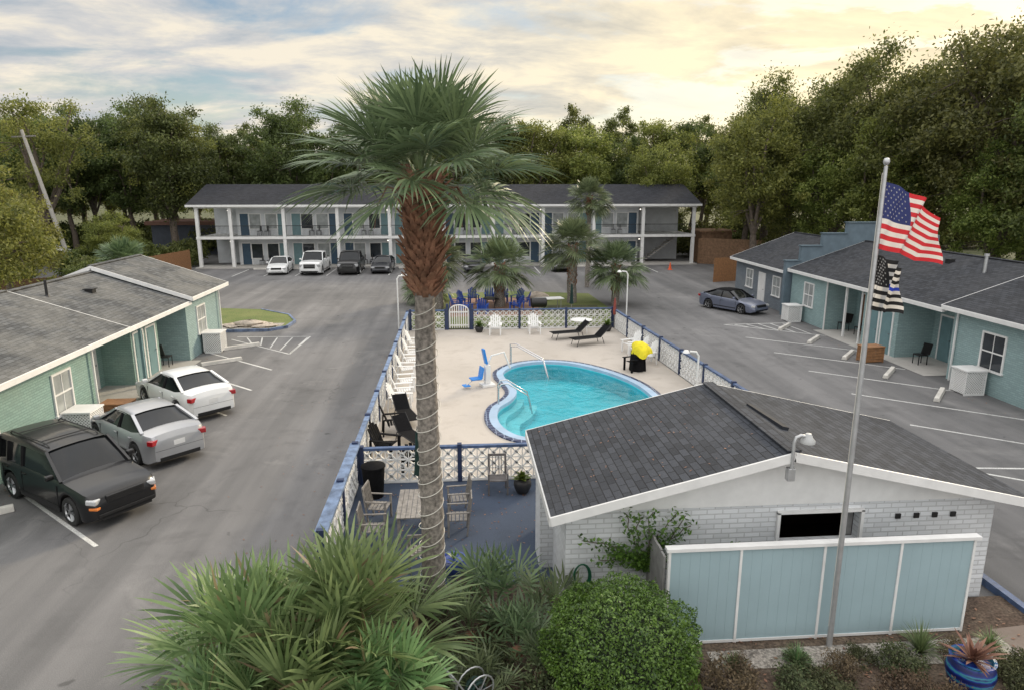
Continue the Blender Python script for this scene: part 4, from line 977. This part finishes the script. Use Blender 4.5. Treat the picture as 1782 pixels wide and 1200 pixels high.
    for c in wx:
        for sy in (1,-1):
            yw=sy*(W/2-.115)
            m=MB(); prof=[(-.11,wr*.66),(-.11,wr*.93),(-.08,wr),(.08,wr),(.11,wr*.93),(.11,wr*.66)]
            vs=[];K=26
            for (yy,rr) in prof:
                for j in range(K): a=2*pi*j/K; vs.append((c+rr*cos(a),yw+yy,wr+rr*sin(a)))
            m.add(vs,[(i*K+j,i*K+(j+1)%K,(i+1)*K+(j+1)%K,(i+1)*K+j) for i in range(5) for j in range(K)])
            wh=m.obj('wheel',t,[RUBBER],smooth=40)
            m=MB(); yo=yw+sy*.07
            for s in range(5):
                a=2*pi*s/5; d=Vector((cos(a),0,sin(a))); m.beam(Vector((c,yo,wr))+d*.04,Vector((c,yo+sy*.02,wr))+d*wr*.66,wr*.2,.03)
            m.cyl((c,yo-.02,wr),(c,yo+.035*sy,wr),.06,n=12)
            K=26;vs=[]
            for rr,yy in ((wr*.62,.0),(wr*.68,.03),(wr*.70,.02)):
                for j in range(K): a=2*pi*j/K; vs.append((c+rr*cos(a),yo+sy*yy,wr+rr*sin(a)))
            m.add(vs,[(i*K+j,i*K+(j+1)%K,(i+1)*K+(j+1)%K,(i+1)*K+j) for i in range(2) for j in range(K)])
            m.obj('rim',wh,[RIM],smooth=40)
            m=MB(); m.cyl((c,yw-sy*.05,wr),(c,yw-sy*.0,wr),wr*.66,n=20); m.obj('hub',wh,[BLACK])
    fx=L/2
    hl={'sedan':.62,'suv':.78,'pickup':.92}[kind]
    for sy in (1,-1):
        m=MB(); m.obox((fx-.16,sy*W*.37,hl-.02),(.26,.30,.13 if kind!='pickup' else .24),-sy*radians(28),0,radians(4)); o=m.obj('headlight',t,[LENS],bev=.03)
        tz=.84 if kind!='pickup' else .95; th=.15 if kind=='sedan' else .4
        m=MB(); m.obox((-fx+.10,sy*W*.375,tz+(.0 if th<.2 else .02)),(.20,.34 if th<.2 else .13,th),sy*radians(24),0); m.obj('taillight',t,[RED],bev=.02)
        m=MB(); b0=interp(S['top'],a0-.1); m.obox((a0-.22,sy*(W/2+.09),b0+.1),(.13,.2,.14),0,0); m.obj('side_mirror',t,[paint],bev=.04)
        for xd in ((a1+c1)/2+.05,(a1+c1)/2-.95,a0-.15):
            if xd>-wb/2+.25 or kind=='suv': 
                m=MB(); m.box(xd-.006,xd+.006,sy*W/2*.992-.012,sy*W/2*.992+.010,gc+.2,interp(S['top'],xd)-.14); m.obj('door_seam',t,[BLACK])
        m=MB(); m.box(-wb/2+ar+.05,wb/2-ar-.05,sy*W/2-.01,sy*W/2+.012,gc+.15,gc+.2); m.obj('side_moulding',t,[BLACK])
        for xd in ((a1+c1)/2+.2,(a1+c1)/2-.75):
            m=MB(); m.obox((xd,sy*W/2*1.0,interp(S['top'],xd)-.18),(.17,.035,.03)); m.obj('door_handle',t,[paint])
    gh_=.27 if kind=='pickup' else .11
    m=MB(); m.box(fx-.10,fx+.010,-W*.25,W*.25,hl-gh_,hl+(.1 if kind=='pickup' else .06))
    if kind in('suv','pickup'): m.box(fx-.06,fx+.03,-W*.38,W*.38,.36,.44)
    m.box(fx-.2,fx+.0,-W*.34,W*.34,.26,.36); m.obj('grille',t,[BLACK],bev=.01)
    m=MB(); 
    for k_ in range(3): m.box(fx-.02,fx+.014,-W*.23,W*.23,hl-.09+k_*.05,hl-.08+k_*.05)
    m.obj('grille_bar',t,[RIM if kind=='pickup' else BLACK])
    m=MB(); m.box(-fx-.012,-fx+.05,-.16,.16,.64,.78); m.obj('license_plate',t,[WHITE])
    m=MB(); m.box(-fx-.006,-fx+.3,-W*.33,W*.33,.24,.36); m.obj('rear_valance',t,[BLACK],bev=.01)
    if kind=='sedan':
        m=MB(); m.box(-fx-.004,-fx+.06,-W*.40,W*.40,.565,.572); m.obj('bumper_seam',t,[BLACK])
    if kind=='suv':
        m=MB()
        for sy in (1,-1): m.path([(-1.8,.6*sy,rz),(-1.7,.6*sy,rz+.06),(.1,.6*sy,rz+.06),(.2,.6*sy,rz)],.018,6)
        for xx in (-1.4,-.2): m.path([(xx,-.6,rz+.06),(xx,.6,rz+.06)],.015,6)
        m.obj('roof_rack',t,[BLACK])
        for sy in (1,-1):
            m=MB(); m.obox((fx-.10,sy*W*.37,.60),(.22,.24,.06),-sy*radians(28)); m.obj('turn_signal',t,[AMB],bev=.01)
    if kind=='pickup':
        m=MB(); m.box(-2.7,-.95,-.8,.8,1.19,1.262); m.obj('bed_cover',t,[BLACK],bev=.01)
    return t
PW=paintmat('white_car_paint',(.74,.75,.75)); PS=paintmat('silver_car_paint',(.46,.47,.49),.5); PB=paintmat('black_car_paint',(.004,.004,.005),0,.35); PG=paintmat('slate_blue_paint',(.17,.19,.26),.4); PD=paintmat('dark_grey_paint',(.03,.032,.04),.3)
GP='cars parked at the motel'
make_car('sedan',PW,'parked_car','white sedan parked at an angle before teal rooms','car',(-10.2,25.3,0),radians(135),GP)
make_car('sedan',PS,'parked_car','silver sedan parked at an angle before teal rooms','car',(-9.9,21.25,0),radians(137),GP)
make_car('suv',PB,'parked_car','black suv with roof rack facing out of its stall','car',(-10.0,17.5,0),radians(-36),GP,None,.98)
make_car('sedan',PG,'parked_car','slate blue car with dark fabric roof beside grey rooms','car',(17.75,43.0,0),radians(-60),GP,MESHB,.95)
make_car('sedan',PW,'parked_car','white sedan parked before the two storey motel','car',(-16.4,65.3,0),radians(-86),GP)
make_car('pickup',PW,'parked_truck','white pickup truck parked before the two storey motel','truck',(-13.2,65.3,0),radians(-90),GP)
make_car('pickup',PB,'parked_truck','black pickup truck parked before the two storey motel','truck',(-9.9,65.3,0),radians(-89),GP)
make_car('sedan',PD,'parked_car','dark sedan parked before the two storey motel','car',(-7.0,65.4,0),radians(-92),GP)
make_car('sedan',PD,'parked_car','dark sedan half hidden behind garden palms','car',(1.4,65.4,0),radians(-90),GP)
make_car('sedan',PB,'parked_car','black sedan half hidden behind garden palms','car',(9.6,65.4,0),radians(-90),GP)
make_car('sedan',PW,'parked_car','white car on the street beyond the shrubs','car',(-46,82,0),radians(10),None)
make_car('suv',PD,'parked_car','dark car on the street beyond the trees','car',(-54,78,0),radians(15),None)
def porchchair(loc,rz):
    t=thing('porch_chair','dark metal chair on the motel walkway','chair',loc,rz,'dark chairs outside the rooms')
    m=MB(); m.box(-.22,.22,-.22,.22,.42,.46); m.obj('seat',t,[BLACK]); m=MB(); m.beam((-.22,0,.45),(-.32,0,.95),.44,.03); m.obj('backrest',t,[BLACK])
    for sx in (-.2,.2):
        for sy in (-.2,.2): m=MB(); m.box(sx-.015,sx+.015,sy-.015,sy+.015,0,.42); m.obj('leg',t,[BLACK])
    return t
pcx=porchchair((20.9,28.9,.02),radians(180)); clone(pcx,(21.6,34.9,.02),radians(180)); clone(pcx,(-13.2,31.2,.02),0); clone(pcx,(21.4,36.2,.02),pi)
for i in range(1,9):
    for u in (2.3,3.0):
        clone(pcx,(CR[i]+u,SW-.5,3.02),radians(-90+U(-15,15)))
        if i%2: clone(pcx,(CR[i]+u,SW-.5,.12),radians(-90))

# ---------------------------------------------------------------- vegetation
def fan_leaf(mb,base,az,el,pet,L,nseg,droop,mi=0,spread=118,wmax=.03):
    d=Vector((cos(el)*cos(az),cos(el)*sin(az),sin(el))); base=Vector(base)
    sag=droop*.35*pet*max(0.2,cos(el))
    P=[base+d*pet*t-Vector((0,0,sag*t*t)) for t in (0,.35,.7,1)]
    side=Vector((-sin(az),cos(az),0)); dd=(P[3]-P[2]).normalized(); 
    roll=U(-.5,.5); nrm=dd.cross(side).normalized(); side=(side*cos(roll)+nrm*sin(roll)).normalized(); nrm=dd.cross(side).normalized()
    w_=.022
    for a,b in zip(P,P[1:]): mb.add([a-side*w_,a+side*w_,b+side*w_*.8,b-side*w_*.8],[(0,1,2,3)],mi)
    hub=P[3]; step=radians(spread*2/nseg)
    for i in range(nseg):
        a=radians(-spread)+step*(i+.5)+U(-.02,.02); ds=(dd*cos(a)+side*sin(a)+nrm*(.18+.1*abs(sin(a)))*(1)).normalized()
        l=L*(.66+.34*max(0,cos(a*.8)))*U(.88,1.06); wd=ds.cross(nrm).normalized(); tw=U(-.5,.5); wd=(wd*cos(tw)+nrm*sin(tw))
        o=hub+dd*(.14*L*(cos(a)))*1.0
        q=[]; dr=droop*U(.7,1.3)
        for t,wf in ((0,.25),(.3,.8),(.55,1.0),(.78,.6),(1.0,0)):
            p=o+ds*l*t-Vector((0,0,dr*l*.55*t**2.4)); h=min(step*l*max(t,.08)*.62,wmax)*wf if wf<1 else min(step*l*t*.5,wmax)
            q.append((p,h))
        vs=[];
        for p,h in q[:-1]: vs+=[p-wd*h,p+wd*h]
        vs.append(q[-1][0]); mb.add(vs,[(0,1,3,2),(2,3,5,4),(4,5,7,6),(6,7,8)],mi)
def palm_crown(nleaf,pet,L,nseg,z,elmin=-.9,elmax=1.45,droop=.5,mats=(PALM,),wmax=.03,cr=.12,rise=.25,pw_=.85):
    m=MB(); ga=2.39996
    for i in range(nleaf):
        f=(i+.5)/nleaf; el=elmax-(elmax-elmin)*f**pw_; az=i*ga+U(-.25,.25)
        p=pet*(.55+.5*min(1,f*1.6))*U(.85,1.12)
        fan_leaf(m,(cr*cos(az),cr*sin(az),z+rise*(1-f)),az,el+U(-.1,.1),p,L*U(.82,1.1),nseg,droop*(.55+.8*f),0,wmax=wmax)
    return m
random.seed(11)
bp_=thing('palm_tree','tall cabbage palm with shaggy leaf bases and fan crown','palm tree',(-.58,11.88,.05))
m=MB(); pts=[];rad=[]
z=0
while z<6.3:
    pts.append((.02*sin(z),.01*sin(z*3),z)); rad.append((.225-.009*z)*(1+U(-.04,.05))+ (.06 if z<.3 else 0)); z+=U(.06,.15)
m.path(pts,rad,18); m.obj('trunk',bp_,[PBARK],smooth=70)
m=MB(); pts=[];rad=[]
for i in range(19):
    z=6.2+i*.10; pts.append((0,0,z)); rad.append(.17+.10*sin(min(1,i/8)*pi/2)-.012*max(0,i-12))
m.path(pts,rad,16)
for k in range(310):
    z=6.05+2.0*k/310; a=k*2.39996; rr=.14+.11*min(1,(z-6.0)/.7); d=Vector((cos(a),sin(a),0)); p=Vector((0,0,z))+d*rr
    l=U(.18,.40); up=Vector((0,0,1)); tip=p+d*l*U(.2,.8)+up*l*U(.45,.85); s=Vector((-sin(a),cos(a),0))
    w0,w1=U(.05,.085),U(.012,.035); th=d*.027
    m.add([p-s*w0-th,p+s*w0-th,p+s*w0*.8+th*1.3,p-s*w0*.8+th*1.3,tip-s*w1-th*.4,tip+s*w1-th*.4,tip+s*w1+th*.5,tip-s*w1+th*.5],[(0,1,5,4),(1,2,6,5),(2,3,7,6),(3,0,4,7),(4,5,6,7)])
m.obj('leaf_bases',bp_,[BOOT])
m=palm_crown(46,.98,1.2,42,8.0,-.10,1.42,.46,wmax=.025,cr=.14,rise=.2,pw_=.9); m.obj('crown',bp_,[PALM])
m=MB()
for i in range(9):
    a=U(0,6.28); p=Vector((.2*cos(a),.2*sin(a),7.8)); m.path([p,p+Vector((cos(a)*.4,sin(a)*.4,.1)),p+Vector((cos(a)*.6,sin(a)*.6,-.25)),p+Vector((cos(a)*.65,sin(a)*.65,-.6))],[.015,.012,.008,.003],4)
m.obj('flower_stalk',bp_,[COPPER])
m=MB(); pts=[]
for i in range(0,18*24):
    z=.35+5.6*i/(18*24); a=2*pi*i/24; rr=.250-.009*z; pts.append((rr*cos(a),rr*sin(a),z+.05*sin(a*1.0+.7)+.03*sin(i*.13)))
m.path(pts,.008,5); tag(m.obj('rope_light',None,[ROPE],(-.58,11.88,.05),60),'white rope light spiralling round the palm trunk','rope light')
def palm(loc,h,cr_,lab,rt=.2,nl=44,seed=1,nseg=28,boots=True):
    random.seed(seed); t=thing('palm_tree',lab,'palm tree',loc,U(0,6),'palms in the garden')
    m=MB(); k=14; m.path([(.03*sin(i),0,h*i/k) for i in range(k+1)],[rt*(1.15-.15*i/k)*(1+.05*(i%2)) for i in range(k+1)],12)
    m.obj('trunk',t,[PBARK],smooth=60)
    m=MB()
    for q in range(90):
        z=h*(.3+.7*q/90) if boots else h*(.8+.2*q/90); a=q*2.39996; d=Vector((cos(a),sin(a),0)); p=Vector((0,0,z))+d*rt*.9; l=U(.15,.3); tip=p+d*l*.6+Vector((0,0,l)); s=Vector((-sin(a),cos(a),0))*.06
        m.add([p-s,p+s,tip+s*.5,tip-s*.5,p-d*.1,tip-d*.1],[(0,1,2,3),(4,5,2,1),(0,3,5,4)])
    m.obj('leaf_bases',t,[BOOT])
    palm_crown(nl,cr_*.52,cr_*.60,nseg,h,-.6,1.45,.45,wmax=.05,cr=rt*.6).obj('crown',t,[PALM]); return t
palm((-1.3,44.4,.08),3.2,1.9,'medium garden palm with shaggy trunk on the lawn',.26,seed=21)
palm((2.7,45.0,.08),2.7,2.15,'squat garden palm with full fan crown on the lawn',.30,seed=22)
palm((7.7,46.2,.08),3.9,2.05,'taller garden palm with shaggy trunk on the lawn',.28,seed=23)
palm((10.6,45.6,.0),2.6,1.95,'garden palm beside the asphalt drive',.24,seed=24)
palm((10.2,53.8,0),6.9,1.7,'slender tall palm near the parking row',.16,seed=25,boots=False)
palm((-25.5,55,0),2.2,2.0,'low palm beside the wooden fence',.22,seed=26)
palm((-2.2,47.2,.08),1.2,1.5,'small palm at the garden edge',.2,seed=27)
random.seed(5)
def palmetto(loc,R_,lab,n=46,nseg=34,seed=1,z=.5,w=.028,elmin=-.05,dr=.30,mat=None):
    random.seed(seed); t=thing('palmetto',lab,'palm shrub',loc,U(0,6),'palm shrubs in the planting bed')
    m=MB(); m.path([(0,0,0),(0,0,z)],[.16,.14],10); m.obj('trunk',t,[BOOT])
    palm_crown(n,R_*.56,R_*.68,nseg,z,elmin,1.5,dr,wmax=w,cr=.1,pw_=.8).obj('crown',t,[mat or PALM2]); return t
palmetto((-3.3,9.8,.05),1.8,'large silvery green fan palm shrub in the mulch bed',seed=31,z=.4,n=28,nseg=28,w=.032,elmin=-.1,dr=.32)
palmetto((-1.85,10.2,.05),1.85,'large silvery green fan palm shrub near the palm trunk',seed=32,z=.45,n=28,nseg=28,w=.032,elmin=-.1,dr=.32)
palmetto((-2.4,8.9,.05),1.6,'fan palm shrub spreading over the asphalt edge',seed=33,z=.2,n=26,nseg=28,w=.03,elmin=-.1,dr=.35)
palmetto((-3.5,8.7,.05),1.15,'fan palm shrub spreading over the asphalt edge',seed=34,z=.15,n=20,nseg=26,w=.028,dr=.35)
palmetto((-1.3,8.9,.05),1.2,'fan palm shrub beside the palm trunk',seed=35,z=.2,n=20,nseg=26,w=.028,dr=.35)
sp1=palmetto((.55,11.6,.05),1.0,'spiky grey green palmetto beside the patio',seed=36,z=.15,n=14,nseg=14,elmin=.15,dr=.1,mat=PALM)
palmetto((1.75,11.0,.05),.9,'spiky grey green palmetto before the brick wall',seed=37,z=.15,n=12,nseg=14,elmin=.15,dr=.1,mat=PALM)
clone(sp1,(.9,10.4,.05),2.1,.75); clone(sp1,(.1,10.9,.05),4.0,.7); clone(sp1,(1.2,9.8,.05),5.0,.6); clone(sp1,(.2,9.4,.05),1.0,.6)
def leaves(m,c,r,nl,size,mi=0,flat=.75,shell=.5,rng=None,soft=False):
    rng=rng or np.random
    d=rng.normal(size=(nl,3))
    if soft: p=d*(r*.47)
    d=d/np.linalg.norm(d,axis=1)[:,None]
    if not soft:
        rad=(shell+(1-shell)*rng.random(nl)**.6)*r; p=d*rad[:,None]
    p[:,2]*=flat; p+=np.array(c)
    e=rng.normal(size=(nl,3)); e/=np.linalg.norm(e,axis=1)[:,None]
    f=np.cross(e,d+rng.normal(size=(nl,3))*.6); f/=np.linalg.norm(f,axis=1)[:,None]
    s=(size*(.6+.7*rng.random(nl)))[:,None]
    return np.stack([p-e*s,p-f*s*.45,p+e*s,p+f*s*.45],1).reshape(-1,3)
def leafobj(name,arrs,mat,parent):
    V=np.concatenate(arrs); nq=len(V)//4; me=bpy.data.meshes.new(name)
    me.vertices.add(len(V)); me.vertices.foreach_set('co',V.astype(np.float32).ravel())
    me.loops.add(nq*4); me.loops.foreach_set('vertex_index',np.arange(nq*4,dtype=np.int32))
    me.polygons.add(nq); me.polygons.foreach_set('loop_start',np.arange(0,nq*4,4,dtype=np.int32))
    try: me.polygons.foreach_set('loop_total',np.full(nq,4,dtype=np.int32))
    except Exception: pass
    me.materials.append(mat); me.update(calc_edges=True); me.validate()
    o=bpy.data.objects.new(name,me); COL.objects.link(o); o.parent=parent; return o
def tree(seed,h,Rc,loc,lab,mat,nclump=70,nper=150,size=.2,zc=.62,rv=.36,trunk=.32,group='trees around the motel',cl=(.10,.2),zmin=.25):
    rng=np.random.RandomState(seed); random.seed(seed)
    t=thing('tree',lab,'tree',loc,0,group); m=MB()
    base=Vector((0,0,0)); fork=Vector((U(-.6,.6),U(-.6,.6),h*U(.22,.34)))
    m.path([base,base.lerp(fork,.5)+Vector((U(-.2,.2),U(-.2,.2),0)),fork],[trunk*1.25,trunk,trunk*.85],9)
    nodes=[]
    for k in range(7):
        a=k*2.4+U(-.4,.4); rr=Rc*U(.25,.65); tgt=Vector((rr*cos(a),rr*sin(a),h*U(zc-.1,zc+rv*.65)))
        mid=fork.lerp(tgt,.5)+Vector((U(-.5,.5),U(-.5,.5),h*.04)); pts=[fork,fork.lerp(mid,.5)+Vector((U(-.2,.2),U(-.2,.2),0)),mid,mid.lerp(tgt,.5)+Vector((U(-.3,.3),U(-.3,.3),.2)),tgt]
        m.path(pts,[trunk*.6,trunk*.48,trunk*.36,trunk*.25,trunk*.12],7); nodes+=pts[1:]
    arrs=[]
    cs=[p for p in nodes[3::4]]
    for k in range(nclump):
        if k<len(cs): c=cs[k]+Vector((0,0,.3))
        else:
            d=Vector(rng.normal(size=3)).normalized(); q=(.4+.55*rng.rand())
            c=Vector((d.x*Rc*q,d.y*Rc*q,h*zc+d.z*h*rv*q)); 
        if c.z<h*zmin: c.z=h*zmin+rng.rand()*h*.1
        nd=min(nodes,key=lambda p:(p-c).length); 
        if k%2==0: m.path([nd,nd.lerp(c,.55)+Vector((U(-.3,.3),U(-.3,.3),U(-.1,.3))),c],[trunk*.13,trunk*.08,trunk*.03],5)
        r=Rc*U(cl[0],cl[1])*1.3
        arrs.append(leaves(None,c,r,int(nper*(r/(Rc*.19))**1.5),size,rng=rng,soft=True))
    m.obj('trunk',t,[BARK],smooth=60); leafobj('crown',arrs,mat,t); return t
T0=tree(41,18,5.2,(-20,86,0),'broad dark green oak behind the motel',OAK,95,240,.17,cl=(.08,.22))
T1=tree(42,17,4.6,(-11,88,0),'dark green oak with open crown behind the motel',OAK,66,240,.17,cl=(.08,.22))
T2=tree(43,19,4.2,(0,90,0),'tall narrow oak with gaps in its crown',OAKM,58,240,.17,.64,.30,.28,cl=(.09,.22))
T3=tree(44,16.5,5.5,(10,88,0),'spreading oak tree behind the motel',OAKL,82,240,.17,cl=(.08,.21))
T4=tree(45,16,4.6,(26,59,0),'sunlit yellow green tree beside the shingle roofs',OAKL,100,240,.14,.56,.42,cl=(.08,.22))
T5=tree(46,20,7.5,(38,47,0),'huge leafy oak towering over cottages',OAKM,190,280,.16,.58,.42,.45,cl=(.07,.18))
vs_=[T0,T1,T2,T3]
random.seed(77)
k=0
for x in np.arange(-66,78,4.6):
    for row in (0,1):
        y=(86+U(-2,3)) if row==0 else 96+U(-3,5); xx=x+U(-1.5,1.5)+row*2.5
        if row==0 and min(abs(xx-a) for a in (-20,-11,0,10))<2.5: continue
        if row==1 and k%4==0 and xx>-22: k+=1; continue
        h=(U(.80,1.02) if row==0 else U(.84,1.08))
        if -14<xx<6: h*=.86
        if xx>20: h*=1.08
        if row==0 and -46<xx<-24: y+=4
        src=vs_[k%4]; k+=1
        c=clone(src,(xx,y,0),U(0,6.28),scale3=(h*U(.9,1.1),h*U(.9,1.1),h))
for (x,y,s) in ((31,63,.92),(45,40,1.05),(36,55,.98),(48,55,1.05),(52,34,1.15),(41,66,1.0),(34,75,.9),(57,44,1.2),(44,30,1.0),(38,38,.8)):
    clone(T5,(x,y,0),U(0,6.28),s,label='leafy dark oak standing behind the cottages')
for (x,y,s) in ((22.5,77,.85),(29,69,1.0),(33,52,.85),(31.5,57,.8),(36,44,.72)):
    clone(T4,(x,y,0),U(0,6.28),s)
T6=tree(51,17.5,5.6,(-39,70,0),'tall open oak with pale green sunlit clumps and leaning trunk',OAKL,72,210,.14,.62,.36,.42,cl=(.07,.18))
T7=tree(52,10,4.2,(-27.2,42,0),'leafy tree with bright sunlit crown beside the verge',OAKL,95,260,.11,.52,.40,.25,cl=(.09,.22),zmin=.16)
clone(T6,(-31,79,0),2.0,.95,label='tall oak with open crown beyond the fence'); clone(T6,(-52,66,0),1,1.0)
clone(T7,(-31,50,0),2.2,.9); clone(T7,(-37,58,0),4,.9); clone(T0,(-30,77,0),4,.95); clone(T1,(-48,74,0),3,.95); clone(T3,(-58,78,0),2,1.0); clone(T3,(-50,90,0),5,1.0); clone(T7,(-30.5,64,0),1,.62)
for i in range(26):
    x=-90+i*7.2+U(-2,2); clone(T4,(x,112+U(-4,6),0),U(0,6.28),scale3=(1.25,1.25,U(.72,.9)))
def shrub(seed,r,h,loc,lab,mat,nc=30,nper=160,size=.09,name='shrub',group='shrubs around the site'):
    rng=np.random.RandomState(seed); t=thing(name,lab,'shrub',loc,0,group); m=MB(); arrs=[]
    for k_ in range(nc):
        d=rng.normal(size=3); d/=np.linalg.norm(d); d[2]=abs(d[2]); q=.35+.5*rng.rand(); c=np.array((d[0]*r*q,d[1]*r*q,h*(.2+.65*d[2]*q*1.2)))
        arrs.append(leaves(None,c,r*.33,nper,size,rng=rng,shell=.2)); m.path([(0,0,0),tuple(c)],[.03,.01],5)
    m.obj('stem',t,[BARK]); leafobj('foliage',arrs,mat,t); return t
S0=shrub(61,2.0,2.6,(-30.5,60,0),'dense green shrub near the wooden fence',OAKM,size=.12,nper=220)
for (x,y,s) in ((-33,64,1.2),(-28,63,.8),(-36,58,1.1),(-40,64,1.3),(-31,70,1.3),(-44,70,1.5),(-27.5,72,1.2),(-50,62,1.5),(-29,57,1.0),(-25,44,.7),(-27,48,.9),(28,60,1.0),(31,66,1.4),(29,74,1.5),(26.5,76,1.3)): clone(S0,(x,y,0),U(0,6),s)
for x in np.arange(-75,78,4.2): clone(S0,(x+U(-1,1),(83.5 if x>-30 else 90)+U(-.5,1.5),0),U(0,6),U(1.5,2.1))
D0=shrub(62,.7,.7,(4.2,9.2,.05),'dry reddish brown shrub in the mulch bed',DRY,16,120,.03)
D1=shrub(63,.7,.6,(1.2,9.2,.05),'low olive green shrub in the mulch bed',DRYG,16,140,.035)
for i,(x,y,s) in enumerate(((5.3,9.0,.8),(6.2,9.5,.7),(7.3,9.4,.8),(7.4,8.5,.8),(9.2,9.3,.8),(.6,10.9,.8),(.2,9.9,.9),(.3,8.5,1),(9.6,8.6,.9),(5.0,8.3,.8),(-.9,12.1,.9),(.1,12.3,.7),(2.6,11.1,.6),(3.4,10.2,.5),(8.9,8.7,.7),(6.2,8.4,.8),(6.7,9.8,.5),(8.4,9.7,.6),(5.6,9.8,.5),(4.6,9.6,.55),(-.3,9.3,.9),(.9,8.9,.8),(5.8,8.9,.8),(6.9,8.8,.9),(9.9,9.2,.7))): clone(D0 if i%2 else D1,(x,y,.05),U(0,6),s)
rb=thing('round_bush','clipped round bright green bush in the planting bed','bush',(2.48,9.35,-.10),0,None,.96); rng=np.random.RandomState(5)
nl=38000; d=rng.normal(size=(nl,3)); d/=np.linalg.norm(d,axis=1)[:,None]
lump=1+.07*np.sin(d[:,0]*7+1)*np.sin(d[:,1]*6)+.06*np.sin(d[:,2]*9+d[:,0]*5)+.05*np.sin(d[:,1]*21+d[:,2]*17)*np.sin(d[:,0]*19)
rad=1.27*lump*(1-.24*rng.random(nl)**2+.05*rng.random(nl)**6); p=d*rad[:,None]; p[:,2]=p[:,2]*.86+.95; keep=p[:,2]>.16
p=p[keep]; dd_=d[keep]; K=len(p); e=rng.normal(size=(K,3)); e/=np.linalg.norm(e,axis=1)[:,None]; f=np.cross(e,dd_+rng.normal(size=(K,3))*.5); f/=np.linalg.norm(f,axis=1)[:,None]; s=(.028*(.6+.7*rng.random(K)))[:,None]
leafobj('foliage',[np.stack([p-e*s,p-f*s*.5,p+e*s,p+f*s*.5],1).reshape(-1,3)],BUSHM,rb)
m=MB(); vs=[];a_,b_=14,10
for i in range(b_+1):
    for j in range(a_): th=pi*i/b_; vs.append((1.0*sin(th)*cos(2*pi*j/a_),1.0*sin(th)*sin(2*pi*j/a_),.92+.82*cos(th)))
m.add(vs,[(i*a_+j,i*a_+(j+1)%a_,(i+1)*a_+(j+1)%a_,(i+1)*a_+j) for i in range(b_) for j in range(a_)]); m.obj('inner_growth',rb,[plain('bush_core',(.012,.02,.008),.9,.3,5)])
def tuft(loc,lab,r=.45,n=130,mat=PALM2,seed=1):
    random.seed(seed); m=MB()
    for i in range(n):
        a=U(0,2*pi);e=U(.5,1.45);L=r*U(.7,1.3);d=Vector((cos(a)*cos(e),sin(a)*cos(e),sin(e)));s=Vector((-sin(a),cos(a),0))*.008
        q=[d*L*t-Vector((0,0,.5*L*t**2.5*cos(e))) for t in (0,.5,1)]; m.add([q[0]-s,q[0]+s,q[1]+s,q[1]-s,q[2]],[(0,1,2,3),(3,2,4)])
    return tag(m.obj('grass_tuft',None,[mat],loc),lab,'grass plant','grass tufts in the gravel bed')
g0=tuft((7.9,9.9,.06),'spiky green grass tuft in pale gravel',.6,150,seed=3)
for (x,y,s) in ((5.6,9.75,.7),(6.9,8.2,1),(4.5,9.7,.6),(9.2,9.9,.7),(8.8,8.3,.8)):
    c=g0.copy(); COL.objects.link(c); c.location=(x,y,.06); c.scale=(s,)*3
random.seed(99); m=MB()
def litter(x,y,z,s,tilt=0):
    a=U(0,6.28); e=Vector((cos(a),sin(a),U(-.2,.2)+tilt*cos(a)))*s; f=Vector((-sin(a),cos(a),U(-.2,.2)-tilt*sin(a)))*s*.5; c=Vector((x,y,z)); m.add([c-e,c-f,c+e,c+f],[(0,1,2,3)])
for i in range(260): litter(U(-2.6,1.8),U(12.7,17.6),.03,U(.02,.045))
for i in range(900): litter(U(-4.4,10),U(8.3,12.3),.085,U(.025,.05))
for i in range(160): litter(random.choice((-3.2-abs(random.gauss(0,.5)),-3.2-abs(random.gauss(0,1.6)))),U(12,36),.012,U(.02,.04))
for i in range(90):
    u=U(1.8,5.6); litter(u,U(11.3,15.3),2.30+(u-1.55)/4.35*1.08+.02,U(.02,.035),.25)
for i in range(120): litter(U(-12.4,-11.6),U(14,36),.012,U(.02,.045))
for i in range(120): litter(U(19.2,20.3),U(16,48),.012,U(.02,.05))
o=m.obj('fallen_leaves',None,[COPPER]); o['kind']='stuff'; tag(o,'scattered dry brown leaves over paving and shingles','fallen leaves')
hr=thing('hose_reel','grey metal garden hose reel lying in the shrubs','hose reel',(.15,9.15,.05),.6)
m=MB()
for rr,yy in ((.26,-.12),(.26,.12),(.1,0)):
    m.path([(rr*cos(a),yy,.42+rr*sin(a)) for a in np.linspace(0,2*pi,21)],.014,6)
for a in np.linspace(0,2*pi,7): m.cyl((0,-.12,.42),(.26*cos(a),-.12,.42+.26*sin(a)),.01,n=5)
m.path([(-.3,-.15,0),(-.25,-.15,.5),(-.5,-.15,.95)],.014,6); m.path([(-.3,.15,0),(-.25,.15,.5),(-.5,.15,.95),(-.5,-.15,.95)],.014,6)
m.obj('reel_frame',hr,[GALV],smooth=50)
m=MB()
for i in range(5): m.path([((.12+.02*(i%2))*cos(a),-.08+.04*i,.42+(.12+.02*(i%2))*sin(a)) for a in np.linspace(0,2*pi,15)],.02,6)
m.obj('hose',hr,[GREENF])
hs=thing('garden_hose','green coiled hose hanging on the white brick wall','hose',(2.2,11.42,.9)); m=MB()
for i in range(4): m.path([((.13+.012*i)*cos(a),-.03*i*.5,(.22+.012*i)*sin(a)) for a in np.linspace(0,2*pi,19)],.012,6)
m.obj('coil',hs,[plain('green_rubber',(.01,.10,.05),.5,.1,5)])
